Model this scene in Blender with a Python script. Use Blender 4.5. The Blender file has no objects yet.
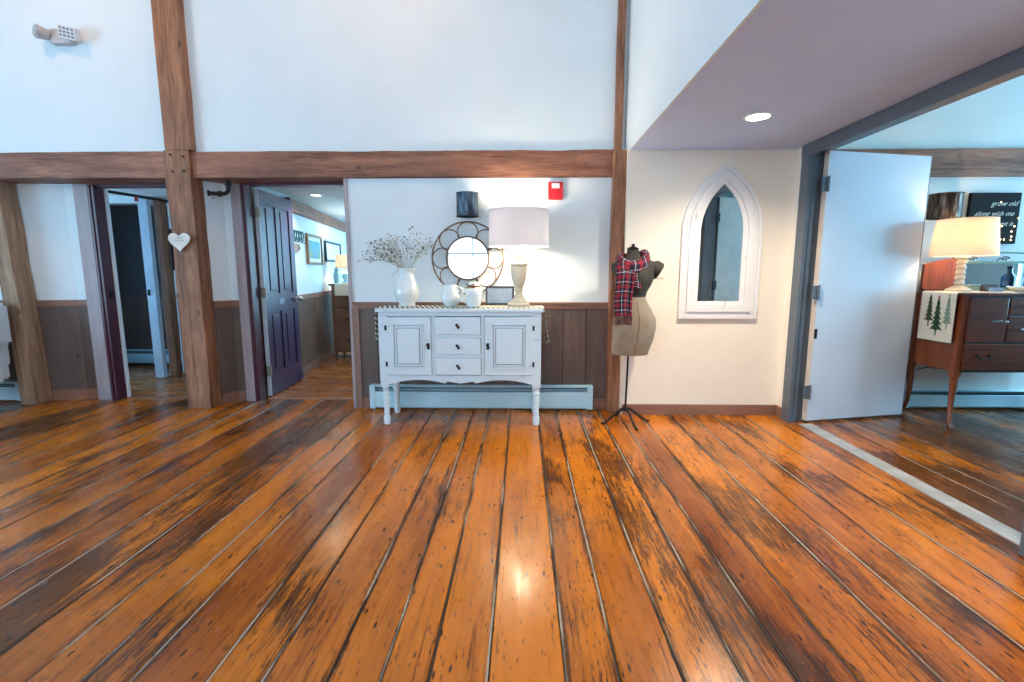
import bpy, bmesh, math, random
from mathutils import Vector, Matrix, noise
from math import sin, cos, pi, radians, atan2, hypot
random.seed(7)
sc = bpy.context.scene
COL = sc.collection

# ------------------------------------------------------------------ camera
cd = bpy.data.cameras.new('camera'); cam = bpy.data.objects.new('camera', cd); COL.objects.link(cam)
cd.sensor_width = 36; cd.lens = 480/1024*36; cd.clip_start = .05; cd.clip_end = 200
cam.location = (0, 0, 1.26)
cam.rotation_euler = (radians(90-8.12), 0, radians(1.2))
sc.camera = cam
# ------------------------------------------------------------------ view, world
sc.view_settings.view_transform = 'Standard'; sc.view_settings.look = 'None'
sc.view_settings.gamma = 1; sc.view_settings.use_curve_mapping = False
sc.view_settings.exposure = 1.9
w = bpy.data.worlds.new('sky'); sc.world = w; w.use_nodes = True
bg = w.node_tree.nodes['Background']; bg.inputs[0].default_value = (.62, .8, 1, 1); bg.inputs[1].default_value = 1.5
sc.cycles.max_bounces = 10; sc.cycles.diffuse_bounces = 5; sc.cycles.glossy_bounces = 4
sc.cycles.transparent_max_bounces = 12; sc.cycles.sample_clamp_indirect = 6
sc.cycles.caustics_reflective = False; sc.cycles.caustics_refractive = False

def area(name, loc, rot, sx, sy, power, color):
    l = bpy.data.lights.new(name, 'AREA'); l.shape = 'RECTANGLE'; l.size = sx; l.size_y = sy
    l.energy = power; l.color = color
    o = bpy.data.objects.new(name, l); COL.objects.link(o); o.location = loc; o.rotation_euler = rot
    return o
def point(name, loc, power, color, r=.04, spot=None, rot=(0, 0, 0)):
    l = bpy.data.lights.new(name, 'SPOT' if spot else 'POINT'); l.energy = power; l.color = color; l.shadow_soft_size = r
    if spot: l.spot_size = radians(spot); l.spot_blend = .9
    o = bpy.data.objects.new(name, l); COL.objects.link(o); o.location = loc; o.rotation_euler = rot
    return o
DAY = (.24, .66, 1.0); WARM = (1, .70, .40)
# daylight through the windows of the wall behind the camera (area lights just outside the glass)
WIN_BACK = [(-5.0, 1.4), (-3.0, 1.4), (-1.3, 1.4), (0.12, 1.1)]
for x, ww in WIN_BACK:
    area('daylight', (x, -4.32, 1.75), (radians(90), 0, pi), ww, 2.3, 335*ww/1.4, DAY)
for x in (-4.2, -2.0):
    area('daylight_high', (x, -4.32, 3.75), (radians(90), 0, pi), 1.7, .9, 20, DAY)
area('ceiling_fill_rear_right', (1.6, -4.32, 1.2), (radians(90), 0, pi), 1.1, 1.7, 330, DAY)  # added to brighten the low ceiling and the right wall
area('daylight_left', (-7.32, .4, 1.8), (radians(90), 0, radians(-90)), 3.6, 2.3, 50, DAY)
# daylight of the left and right rooms, and an added hall fill
area('daylight_right_room', (6.55, 3.1, 1.6), (radians(90), 0, radians(90)), 1.8, 1.7, 44, (.22, .68, 1))
area('daylight_left_room', (-7.3, 5.25, 1.45), (radians(90), 0, radians(-90)), .9, 1.2, 45, (.30, .62, 1))
area('hall_cool_fill', (-1.02, 7.65, 1.4), (radians(90), 0, radians(90)), 0.8, 1.3, 17, (.38, .74, 1))  # cool fill added inside the hall, which has no window

# ------------------------------------------------------------------ materials
MATS = {}
def nm(name):
    m = bpy.data.materials.new(name); m.use_nodes = True; MATS[name] = m
    nt = m.node_tree; b = nt.nodes['Principled BSDF']
    return m, nt, b
def N(nt, t, **k):
    n = nt.nodes.new(t)
    for a, v in k.items():
        if a.startswith('i_'):
            key = a[2:]; n.inputs[int(key) if key.isdigit() else key.replace('_', ' ')].default_value = v
        else: setattr(n, a, v)
    return n
def srgb(r, g, b):
    f = lambda c: (c/255/12.92) if c/255 <= .04045 else ((c/255+.055)/1.055)**2.4
    return (f(r), f(g), f(b), 1)
def coords(nt, scale=(1, 1, 1), kind='Object', rot=(0, 0, 0)):
    tc = N(nt, 'ShaderNodeTexCoord'); mp = N(nt, 'ShaderNodeMapping')
    mp.inputs['Scale'].default_value = scale; mp.inputs['Rotation'].default_value = rot
    nt.links.new(tc.outputs[kind], mp.inputs['Vector']); return mp.outputs[0]
def ramp(nt, fac, stops):
    r = N(nt, 'ShaderNodeValToRGB'); el = r.color_ramp.elements
    while len(el) < len(stops): el.new(.5)
    for e, (p, c) in zip(el, stops): e.position = p; e.color = c
    nt.links.new(fac, r.inputs[0]); return r.outputs[0]
def math_(nt, op, a, b=None, clamp=False):
    n = N(nt, 'ShaderNodeMath', operation=op, use_clamp=clamp)
    for i, v in enumerate((a, b)):
        if v is None: continue
        if isinstance(v, (int, float)): n.inputs[i].default_value = v
        else: nt.links.new(v, n.inputs[i])
    return n.outputs[0]
def mix(nt, fac, a, b, mode='MIX'):
    n = N(nt, 'ShaderNodeMix', data_type='RGBA', blend_type=mode)
    for i, v in ((0, fac), (6, a), (7, b)):
        if isinstance(v, (int, float, tuple)): n.inputs[i].default_value = v
        else: nt.links.new(v, n.inputs[i])
    return n.outputs[2]
def bump(nt, b, h, strength=.2, dist=.01):
    n = N(nt, 'ShaderNodeBump'); n.inputs['Strength'].default_value = strength; n.inputs['Distance'].default_value = dist
    nt.links.new(h, n.inputs['Height']); nt.links.new(n.outputs[0], b.inputs['Normal'])
def noise_(nt, vec, scale, detail=3, rough=.55, dist=0):
    n = N(nt, 'ShaderNodeTexNoise'); n.inputs['Scale'].default_value = scale; n.inputs['Detail'].default_value = detail
    n.inputs['Roughness'].default_value = rough; n.inputs['Distortion'].default_value = dist
    nt.links.new(vec, n.inputs['Vector']); return n.outputs['Fac']
def paint(name, c, rough=.5, metal=0, var=.06, vs=6, bs=.05, coat=0, scale=(1, 1, 1), bscale=60):
    m, nt, b = nm(name); v = coords(nt, scale)
    f = noise_(nt, v, vs, 4)
    d = tuple(x*(1-var*2) for x in c[:3])+(1,); l = tuple(min(1, x*(1+var)) for x in c[:3])+(1,)
    nt.links.new(ramp(nt, f, [(.3, d), (.7, l)]), b.inputs['Base Color'])
    b.inputs['Roughness'].default_value = rough; b.inputs['Metallic'].default_value = metal
    b.inputs['Coat Weight'].default_value = coat
    if bs: bump(nt, b, noise_(nt, v, bscale, 2), bs, .004)
    return m
def wood(name, dark, light, axis, rough=.5, coat=0., crack=.5, fine=1., knots=True, bs=.35):
    """wood with its grain along one axis"""
    m, nt, b = nm(name)
    s = [9, 9, 9]; s['xyz'.index(axis)] = .7
    v = coords(nt, tuple(s)); v2 = coords(nt, tuple(x*5*fine for x in s)); v3 = coords(nt, (1, 1, 1))
    f = noise_(nt, v, 1.2, 6, .6, .6); g = noise_(nt, v2, 1.5, 4, .6)
    h = noise_(nt, v3, 2.3, 3)
    mixf = math_(nt, 'ADD', math_(nt, 'MULTIPLY', f, .6), math_(nt, 'MULTIPLY', g, .4))
    c = ramp(nt, mixf, [(.34, dark), (.60, light)])
    mid = tuple((a*.75+bb*.25)*.9 for a, bb in zip(dark[:3], light[:3]))+(1,)
    c = mix(nt, ramp(nt, h, [(.45, (0, 0, 0, 1)), (.7, (.6, .6, .6, 1))]), c, mid)
    if crack:
        s2 = [14, 14, 14]; s2['xyz'.index(axis)] = .35
        k = noise_(nt, coords(nt, tuple(s2)), 1.0, 5, .65)
        km = ramp(nt, k, [(.27, (1, 1, 1, 1)), (.33, (0, 0, 0, 1))])
        c = mix(nt, math_(nt, 'MULTIPLY', km, crack), c, tuple(x*.18 for x in dark[:3])+(1,))
    if knots:
        vo = N(nt, 'ShaderNodeTexVoronoi'); vo.inputs['Scale'].default_value = 3.2
        sk = [1.6, 1.6, 1.6]; sk['xyz'.index(axis)] = .8
        nt.links.new(coords(nt, tuple(sk)), vo.inputs['Vector'])
        kn = ramp(nt, vo.outputs['Distance'], [(.04, (1, 1, 1, 1)), (.10, (0, 0, 0, 1))])
        c = mix(nt, math_(nt, 'MULTIPLY', kn, .7), c, tuple(x*.25 for x in dark[:3])+(1,))
    nt.links.new(c, b.inputs['Base Color'])
    b.inputs['Roughness'].default_value = rough; b.inputs['Coat Weight'].default_value = coat; b.inputs['Coat Roughness'].default_value = .15
    bump(nt, b, mixf, bs, .01)
    return m
def emis(name, c, s):
    m, nt, b = nm(name); b.inputs['Base Color'].default_value = c
    b.inputs['Emission Color'].default_value = c; b.inputs['Emission Strength'].default_value = s
    return m
def floor_mat(name, lo, hi, deep, wear_amt, axis='y', rough=.22):
    m, nt, b = nm(name)
    at = N(nt, 'ShaderNodeAttribute', attribute_name='bid'); wr = N(nt, 'ShaderNodeAttribute', attribute_name='wear')
    tc = N(nt, 'ShaderNodeTexCoord')
    off = N(nt, 'ShaderNodeCombineXYZ'); nt.links.new(math_(nt, 'MULTIPLY', at.outputs['Fac'], 37.), off.inputs[2])
    nt.links.new(math_(nt, 'MULTIPLY', at.outputs['Fac'], 11.), off.inputs[1])
    va = N(nt, 'ShaderNodeVectorMath', operation='ADD'); nt.links.new(tc.outputs['Object'], va.inputs[0]); nt.links.new(off.outputs[0], va.inputs[1])
    wn = N(nt, 'ShaderNodeTexNoise'); wn.inputs['Scale'].default_value = 22; nt.links.new(va.outputs[0], wn.inputs['Vector'])
    ws = N(nt, 'ShaderNodeVectorMath', operation='SCALE'); nt.links.new(wn.outputs['Color'], ws.inputs[0]); ws.inputs['Scale'].default_value = .010
    def warp(src):
        q = N(nt, 'ShaderNodeVectorMath', operation='ADD'); nt.links.new(src, q.inputs[0]); nt.links.new(ws.outputs[0], q.inputs[1]); return q.outputs[0]
    def mp(sa, sl, src=va.outputs[0]):
        q = N(nt, 'ShaderNodeMapping'); nt.links.new(warp(src) if src is not None else wv, q.inputs['Vector'])
        q.inputs['Scale'].default_value = (sa, sl, 1) if axis == 'y' else (sl, sa, 1); return q.outputs[0]
    big = noise_(nt, mp(3.2, .8), 1, 4, .6)
    grain = noise_(nt, mp(60, 1.6), 1, 5, .65, .8)
    fine = noise_(nt, mp(150, 9), 1, 3, .6)
    tone = math_(nt, 'ADD', math_(nt, 'ADD', math_(nt, 'MULTIPLY', big, .55), math_(nt, 'MULTIPLY', grain, .3)), math_(nt, 'MULTIPLY', at.outputs['Fac'], .16))
    c = ramp(nt, tone, [(.36, lo), (.58, hi), (.85, tuple(min(1, x*1.15) for x in hi[:3])+(1,))])
    # medium brown grain streaks
    c = mix(nt, math_(nt, 'MULTIPLY', ramp(nt, grain, [(.30, (1, 1, 1, 1)), (.42, (0, 0, 0, 1))]), .8), c, deep)
    # worn dark patches broken up by the grain
    patch = noise_(nt, mp(2.0, .75, tc.outputs['Object']), 1.3, 3, .6, .3)
    pm = math_(nt, 'ADD', patch, math_(nt, 'MULTIPLY', wr.outputs['Fac'], .30))
    streak = noise_(nt, mp(75, 4.5), 1, 6, .9, .5)
    wm = math_(nt, 'ADD', math_(nt, 'MULTIPLY', pm, 1.5), math_(nt, 'MULTIPLY', streak, 1.7))
    wm = ramp(nt, wm, [(.0, (0, 0, 0, 1)), (1-.001, (1, 1, 1, 1))]) if False else math_(nt, 'MULTIPLY', math_(nt, 'SUBTRACT', wm, 1.98-wear_amt), 8., True)
    c = mix(nt, math_(nt, 'MULTIPLY', wm, .82), c, srgb(38, 22, 16))
    # brown halo round the worn patches
    # nail holes, gouges and knots
    def flecks(sa, sl, r0, r1, keep, strength, col, c):
        vo = N(nt, 'ShaderNodeTexVoronoi'); vo.inputs['Scale'].default_value = 1
        nt.links.new(mp(sa, sl), vo.inputs['Vector'])
        sep = N(nt, 'ShaderNodeSeparateColor'); nt.links.new(vo.outputs['Color'], sep.inputs[0])
        f = ramp(nt, vo.outputs['Distance'], [(r0, (1, 1, 1, 1)), (r1, (0, 0, 0, 1))])
        k = math_(nt, 'LESS_THAN', sep.outputs[0], keep)
        return mix(nt, math_(nt, 'MULTIPLY', math_(nt, 'MULTIPLY', f, k), strength), c, col)
    c = flecks(40, 11, .14, .25, .22, .92, srgb(22, 12, 10), c)
    c = flecks(95, 20, .18, .34, .30, .8, srgb(40, 20, 12), c)
    c = flecks(24, 8.0, .09, .17, .16, .9, srgb(26, 14, 12), c)
    nt.links.new(c, b.inputs['Base Color'])
    rn = noise_(nt, mp(9, 3), 1, 3)
    nt.links.new(ramp(nt, rn, [(.3, (rough-.06,)*3+(1,)), (.7, (rough+.12,)*3+(1,))]), b.inputs['Roughness'])
    b.inputs['Specular IOR Level'].default_value = .36
    bump(nt, b, math_(nt, 'ADD', math_(nt, 'MULTIPLY', big, 1.2), math_(nt, 'MULTIPLY', grain, .25)), .16, .012)
    return m

M = {}
M['wall'] = paint('plaster_white', srgb(222, 235, 240), .75, var=.015, vs=3, bs=.06)
M['wall_cream'] = paint('plaster_cream', srgb(238, 228, 212), .75, var=.015, vs=3, bs=.05)
M['ceil'] = paint('ceiling_paint', srgb(196, 218, 255), .8, var=.01, vs=3, bs=.05)
M['wall_inner'] = paint('inner_room_shade', srgb(84, 84, 86), .75)  # dark colour stands in for the gloom of the inner room
M['wall_room'] = paint('plaster_room', srgb(226, 228, 226), .75, var=.02, vs=3, bs=.05)
M['timber_x'] = wood('timber_along_x', srgb(78, 42, 30), srgb(172, 118, 92), 'x', .6, crack=.8)
M['timber_z'] = wood('timber_along_z', srgb(78, 44, 28), srgb(176, 122, 88), 'z', .6, crack=.8)
M['timber_y'] = wood('timber_along_y', srgb(96, 60, 46), srgb(150, 104, 82), 'y', .6)
M['timber_old'] = wood('timber_weathered', srgb(110, 82, 62), srgb(184, 152, 124), 'z', .7)
M['rail'] = wood('rail_wood', srgb(120, 82, 66), srgb(158, 116, 96), 'x', .5, crack=0, knots=False, bs=.1)
M['trimz'] = wood('trim_wood', srgb(122, 92, 80), srgb(150, 118, 102), 'z', .55, crack=0, knots=False, bs=.1)
M['wains'] = wood('wainscot_board', srgb(84, 70, 66), srgb(108, 92, 84), 'z', .5, crack=.1, bs=.1)
M['groove'] = paint('groove_dark', srgb(40, 32, 30), .8)
M['casing'] = wood('casing_grey', srgb(150, 140, 146), srgb(176, 166, 170), 'z', .5, crack=0, knots=False, bs=.08)
M['burgundy'] = paint('burgundy_paint', srgb(74, 22, 40), .35, var=.05)
M['purple'] = paint('purple_paint', srgb(62, 44, 84), .3, var=.05, bs=.03)
M['door_edge'] = paint('door_edge_paint', srgb(196, 210, 222), .4)
M['white'] = paint('white_gloss', srgb(226, 232, 236), .35, var=.02)
M['steel_door'] = paint('steel_door_paint', srgb(214, 222, 234), .38, var=.02, vs=2, bs=.02)
M['greyframe'] = paint('grey_frame_paint', srgb(92, 102, 112), .4, var=.05)
M['greydoor'] = paint('grey_door_paint', srgb(70, 86, 100), .4, var=.05)
M['beige_door'] = paint('beige_door_paint', srgb(176, 168, 158), .45)
M['hinge_cream'] = paint('door_edge_cream', srgb(222, 206, 190), .5)
M['brass'] = paint('hinge_metal', srgb(170, 165, 150), .35, .8)
M['knob'] = paint('dark_knob', srgb(38, 36, 38), .35, .7)
M['silver'] = paint('silver_metal', srgb(190, 190, 195), .25, .9)
M['blackmetal'] = paint('black_iron', srgb(20, 20, 23), .45, .5)
M['heater'] = paint('heater_enamel', srgb(190, 228, 240), .35, var=.02, bs=0)
M['fin'] = paint('heater_slot', srgb(60, 90, 104), .5, .4)
M['red'] = paint('alarm_red', srgb(200, 24, 34), .35, bs=0)
M['plastic'] = paint('white_plastic', srgb(226, 226, 224), .4, var=.02, bs=0)
M['plastic_grey'] = paint('grey_plastic', srgb(188, 188, 190), .45, var=.02, bs=0)
M['grille'] = paint('lamp_grid', srgb(120, 126, 140), .3, bs=0)
M['ceramic'] = paint('white_ceramic', srgb(226, 234, 234), .12, var=.01, bs=0, coat=.5)
M['mirror'] = nm('mirror_glass')[0]; bb = M['mirror'].node_tree.nodes['Principled BSDF']
bb.inputs['Metallic'].default_value = 1; bb.inputs['Roughness'].default_value = .015; bb.inputs['Base Color'].default_value = (.86, .9, .92, 1)
_t = noise_(M['mirror'].node_tree, coords(M['mirror'].node_tree), 5, 2); M['mirror'].node_tree.links.new(ramp(M['mirror'].node_tree, _t, [(0, (.84, .88, .9, 1)), (1, (.88, .92, .94, 1))]), bb.inputs['Base Color'])
M['ring'] = wood('mirror_ring_bronze', srgb(70, 52, 44), srgb(128, 100, 84), 'x', .45, crack=0, knots=False, bs=.1)
M['blackwood'] = paint('dark_frame_wood', srgb(50, 54, 62), .4)
M['twine'] = paint('brown_twine', srgb(112, 70, 44), .8)
M['leaf'] = paint('grey_green_leaf', srgb(96, 108, 92), .6, bs=0)
M['stem'] = paint('dried_stem', srgb(190, 184, 164), .7, bs=0)
M['bud'] = paint('white_bud', srgb(236, 236, 230), .7, bs=0)
M['berry'] = paint('dark_berry', srgb(64, 66, 70), .5, bs=0)
M['switch'] = paint('switch_plate', srgb(236, 228, 214), .4, var=.01, bs=0)
M['bulb'] = emis('lamp_bulb', (1, .82, .55, 1), 3)
M['downlight'] = emis('downlight_lens', (1, .95, .8, 1), 22)
M['hall_lens'] = emis('hall_light_lens', (1, .96, .86, 1), 2.5)

def distressed(name, base, under, axis='z', amt=.5, rough=.5):
    m, nt, b = nm(name)
    s = [26, 26, 26]; s['xyz'.index(axis)] = 3.5
    f = noise_(nt, coords(nt, tuple(s)), 1.3, 6, .72, .4); g = noise_(nt, coords(nt), 5, 4, .6)
    k = math_(nt, 'MULTIPLY', math_(nt, 'SUBTRACT', math_(nt, 'ADD', f, math_(nt, 'MULTIPLY', g, .6)), .98-.12*amt), 6, True)
    c = mix(nt, math_(nt, 'MULTIPLY', k, .75), base, under)
    nt.links.new(c, b.inputs['Base Color']); b.inputs['Roughness'].default_value = rough
    bump(nt, b, f, .12, .004); return m
M['chalk'] = distressed('distressed_white_paint', srgb(214, 231, 238), srgb(112, 114, 112), 'x', .15, .45)
M['chalk_line'] = paint('worn_paint_edge', srgb(128, 134, 138), .6)
M['arch'] = distressed('whitewashed_frame', srgb(226, 224, 224), srgb(150, 144, 140), 'z', .6)
M['lampbase'] = distressed('aged_lamp_wood', srgb(196, 190, 172), srgb(120, 104, 84), 'z', .7)
M['burlap'] = None
def weave(name, c1, c2, sc_, rough=.9, var=None):
    m, nt, b = nm(name); v = coords(nt)
    wv = []
    for d in ('X', 'Z'):
        q = N(nt, 'ShaderNodeTexWave', wave_type='BANDS', bands_direction=d); q.inputs['Scale'].default_value = sc_
        q.inputs['Distortion'].default_value = 1.5; q.inputs['Detail'].default_value = 2
        nt.links.new(v, q.inputs['Vector']); wv.append(q.outputs['Fac'])
    f = math_(nt, 'MULTIPLY', math_(nt, 'ADD', *wv), .5)
    c = ramp(nt, f, [(.25, c1), (.75, c2)])
    if var: c = mix(nt, ramp(nt, noise_(nt, v, 9, 4), [(.42, (0, 0, 0, 1)), (.62, (.8, .8, .8, 1))]), c, var)
    nt.links.new(c, b.inputs['Base Color']); b.inputs['Roughness'].default_value = rough
    bump(nt, b, f, .3, .002); return m
M['burlap'] = weave('burlap_linen', srgb(118, 104, 88), srgb(168, 152, 132), 70, .9, srgb(134, 116, 94))
M['bodice'] = weave('dark_bodice_cloth', srgb(34, 33, 29), srgb(62, 58, 50), 60, .85, srgb(58, 50, 42))
M['linen'] = weave('linen_runner', srgb(214, 204, 184), srgb(232, 224, 208), 90)
M['upholstery'] = weave('white_upholstery', srgb(198, 206, 212), srgb(222, 228, 232), 60)
def shade_mat(name, c, trans=.5):
    m, nt, b = nm(name); out = nt.nodes['Material Output']
    f = noise_(nt, coords(nt, (60, 60, 6)), 3, 3)
    cc = ramp(nt, f, [(.3, tuple(x*.92 for x in c[:3])+(1,)), (.7, c)])
    nt.links.new(cc, b.inputs['Base Color']); b.inputs['Roughness'].default_value = .9
    t = N(nt, 'ShaderNodeBsdfTranslucent'); nt.links.new(cc, t.inputs['Color'])
    mx = N(nt, 'ShaderNodeMixShader'); mx.inputs[0].default_value = trans
    nt.links.new(b.outputs[0], mx.inputs[1]); nt.links.new(t.outputs[0], mx.inputs[2]); nt.links.new(mx.outputs[0], out.inputs[0]); return m
M['shade_grey'] = shade_mat('grey_linen_shade', srgb(222, 220, 224), .2)
M['shade_cream'] = shade_mat('cream_shade', srgb(246, 234, 218), .4)
def glass_mat():
    m, nt, b = nm('window_glass'); out = nt.nodes['Material Output']
    t = N(nt, 'ShaderNodeBsdfTransparent'); g = N(nt, 'ShaderNodeBsdfGlossy'); g.inputs['Roughness'].default_value = .02
    mx = N(nt, 'ShaderNodeMixShader'); mx.inputs[0].default_value = .06
    nt.links.new(t.outputs[0], mx.inputs[1]); nt.links.new(g.outputs[0], mx.inputs[2]); nt.links.new(mx.outputs[0], out.inputs[0]); return m
M['glass'] = glass_mat()
def embossed(name, c1, c2, rough=.35):
    m, nt, b = nm(name)
    vo = N(nt, 'ShaderNodeTexVoronoi'); vo.inputs['Scale'].default_value = 1; nt.links.new(coords(nt, (42, 42, 9)), vo.inputs['Vector'])
    f = vo.outputs['Distance']
    nt.links.new(ramp(nt, f, [(.1, c2), (.7, c1)]), b.inputs['Base Color'])
    b.inputs['Metallic'].default_value = .75; b.inputs['Roughness'].default_value = rough
    bump(nt, b, f, .5, .01); return m
M['sconce'] = embossed('embossed_dark_metal', srgb(44, 54, 66), srgb(96, 110, 124))
M['sconce_b'] = embossed('embossed_bronze_metal', srgb(52, 44, 40), srgb(120, 104, 90))
M['mahogany'] = wood('mahogany', srgb(66, 26, 18), srgb(120, 58, 34), 'x', .3, .4, crack=.15, knots=False, bs=.05)
M['mahogany_z'] = wood('mahogany_upright', srgb(84, 36, 20), srgb(142, 72, 38), 'z', .3, .4, crack=.15, knots=False, bs=.05)
M['mahogany_line'] = paint('mahogany_gap', srgb(26, 10, 8), .5)
M['hallwood'] = wood('hall_chest_wood', srgb(84, 62, 52), srgb(122, 92, 74), 'z', .5, crack=.1, bs=.08)
M['canvas_black'] = paint('black_canvas', srgb(12, 12, 16), .9)
M['script_white'] = paint('sign_lettering', srgb(232, 226, 214), .6, bs=0)
M['sign_bulb'] = emis('sign_led', (1, .75, .35, 1), 5)
M['green'] = paint('tree_green', srgb(40, 76, 52), .8, var=.3, vs=60); M['green_pale'] = paint('tree_pale_green', srgb(140, 158, 138), .8, var=.2, vs=60)
M['green_dark'] = paint('tree_olive', srgb(66, 74, 50), .8, var=.3, vs=60); M['star'] = paint('star_red', srgb(176, 40, 44), .7, bs=0); M['star_gold'] = paint('star_gold', srgb(190, 150, 80), .7, bs=0)
M['blueglass'] = paint('blue_glass', srgb(30, 96, 150), .1, coat=.6, bs=0)
M['teal'] = paint('teal_iron', srgb(20, 86, 104), .5)
M['artblue'] = None
def art(name, a, b_, c_, s=7):
    m, nt, b = nm(name); f = noise_(nt, coords(nt), s, 3, .5, 1)
    nt.links.new(ramp(nt, f, [(.35, a), (.5, b_), (.65, c_)]), b.inputs['Base Color']); b.inputs['Roughness'].default_value = .25; return m
M['artblue'] = art('blue_green_picture', srgb(60, 140, 180), srgb(90, 160, 180), srgb(120, 160, 130))
M['artblue2'] = art('pale_blue_picture', srgb(60, 120, 170), srgb(90, 150, 195), srgb(140, 190, 215), 4)
M['artgrey'] = art('blue_grey_print', srgb(120, 140, 165), srgb(140, 160, 185), srgb(165, 182, 204), 3)
M['frame_tan'] = wood('frame_tan_wood', srgb(110, 90, 74), srgb(156, 132, 108), 'z', .5, crack=0, knots=False, bs=.05)
M['mat_white'] = paint('picture_mat', srgb(226, 230, 230), .7, bs=0)
M['clear'] = paint('cut_glass', srgb(150, 190, 205), .08, coat=.6, bs=0)
M['heart'] = paint('heart_white', srgb(224, 220, 212), .6, bs=0)
M['grey_text'] = paint('faint_grey_print', srgb(150, 150, 150), .7, bs=0)
M['thresh'] = None
def alu():
    m, nt, b = nm('ribbed_aluminium')
    wv = N(nt, 'ShaderNodeTexWave', wave_type='BANDS', bands_direction='X'); wv.inputs['Scale'].default_value = 22
    nt.links.new(coords(nt), wv.inputs['Vector']); f = noise_(nt, coords(nt), 7, 4)
    nt.links.new(ramp(nt, f, [(.3, srgb(150, 146, 142)), (.7, srgb(196, 192, 188))]), b.inputs['Base Color'])
    b.inputs['Metallic'].default_value = .3; b.inputs['Roughness'].default_value = .45; bump(nt, b, wv.outputs['Fac'], .4, .003); return m
M['thresh'] = alu()
def stripes():
    m, nt, b = nm('striped_runner_cloth')
    uv = N(nt, 'ShaderNodeUVMap'); mp = N(nt, 'ShaderNodeMapping'); nt.links.new(uv.outputs[0], mp.inputs[0]); mp.inputs['Rotation'].default_value = (0, 0, radians(-20))
    sx = N(nt, 'ShaderNodeSeparateXYZ'); nt.links.new(mp.outputs[0], sx.inputs[0])
    t = math_(nt, 'FRACT', math_(nt, 'MULTIPLY', sx.outputs[0], 26)); k = math_(nt, 'LESS_THAN', t, .45)
    nt.links.new(mix(nt, k, srgb(222, 214, 196), srgb(62, 66, 76)), b.inputs['Base Color']); b.inputs['Roughness'].default_value = .9; return m
M['runner'] = stripes()
def plaid():
    m, nt, b = nm('red_navy_plaid')
    uv = N(nt, 'ShaderNodeUVMap'); sx = N(nt, 'ShaderNodeSeparateXYZ'); nt.links.new(uv.outputs[0], sx.inputs[0])
    def band(src, freq, lo, hi, ph=0):
        t = math_(nt, 'FRACT', math_(nt, 'ADD', math_(nt, 'MULTIPLY', src, freq), ph))
        return math_(nt, 'MULTIPLY', math_(nt, 'GREATER_THAN', t, lo), math_(nt, 'LESS_THAN', t, hi))
    c = srgb(30, 20, 40)
    U, V = sx.outputs[0], sx.outputs[1]
    for s in (U, V):
        c = mix(nt, math_(nt, 'MULTIPLY', band(s, 14, .30, .56), .36), c, srgb(190, 20, 40))
    for s in (U, V):
        c = mix(nt, math_(nt, 'MULTIPLY', band(s, 14, .92, 1.0), .5), c, srgb(196, 196, 210))
        c = mix(nt, math_(nt, 'MULTIPLY', band(s, 14, .43, .47), .5), c, srgb(24, 20, 34))
    nt.links.new(c, b.inputs['Base Color']); b.inputs['Roughness'].default_value = .9
    bump(nt, b, noise_(nt, coords(nt), 300, 2), .3, .002); return m
M['plaid'] = plaid()
M['rope'] = None
def rope():
    m, nt, b = nm('seam_filler'); at = N(nt, 'ShaderNodeAttribute', attribute_name='bid')
    cx = N(nt, 'ShaderNodeCombineXYZ'); nt.links.new(math_(nt, 'MULTIPLY', at.outputs['Fac'], 31), cx.inputs[2])
    va = N(nt, 'ShaderNodeVectorMath', operation='ADD'); nt.links.new(coords(nt, (1, 1.1, 1)), va.inputs[0]); nt.links.new(cx.outputs[0], va.inputs[1])
    f = noise_(nt, va.outputs[0], 1.3, 3); g = noise_(nt, coords(nt, (150, 90, 1)), 1, 2)
    k = math_(nt, 'MULTIPLY', math_(nt, 'SUBTRACT', f, .46), 12, True)
    c = mix(nt, k, srgb(40, 30, 24), mix(nt, g, srgb(110, 100, 84), srgb(206, 196, 176)))
    nt.links.new(c, b.inputs['Base Color']); b.inputs['Roughness'].default_value = .6; return m
M['rope'] = rope()
M['seam'] = paint('seam_dark', srgb(26, 16, 12), .7, bs=0)
M['floor'] = floor_mat('pine_floor', srgb(128, 60, 12), srgb(204, 116, 26), srgb(72, 34, 12), 0.26)
M['floor_hall'] = floor_mat('hall_floor', srgb(116, 66, 32), srgb(166, 100, 50), srgb(90, 50, 24), -.35, 'x')

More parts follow.
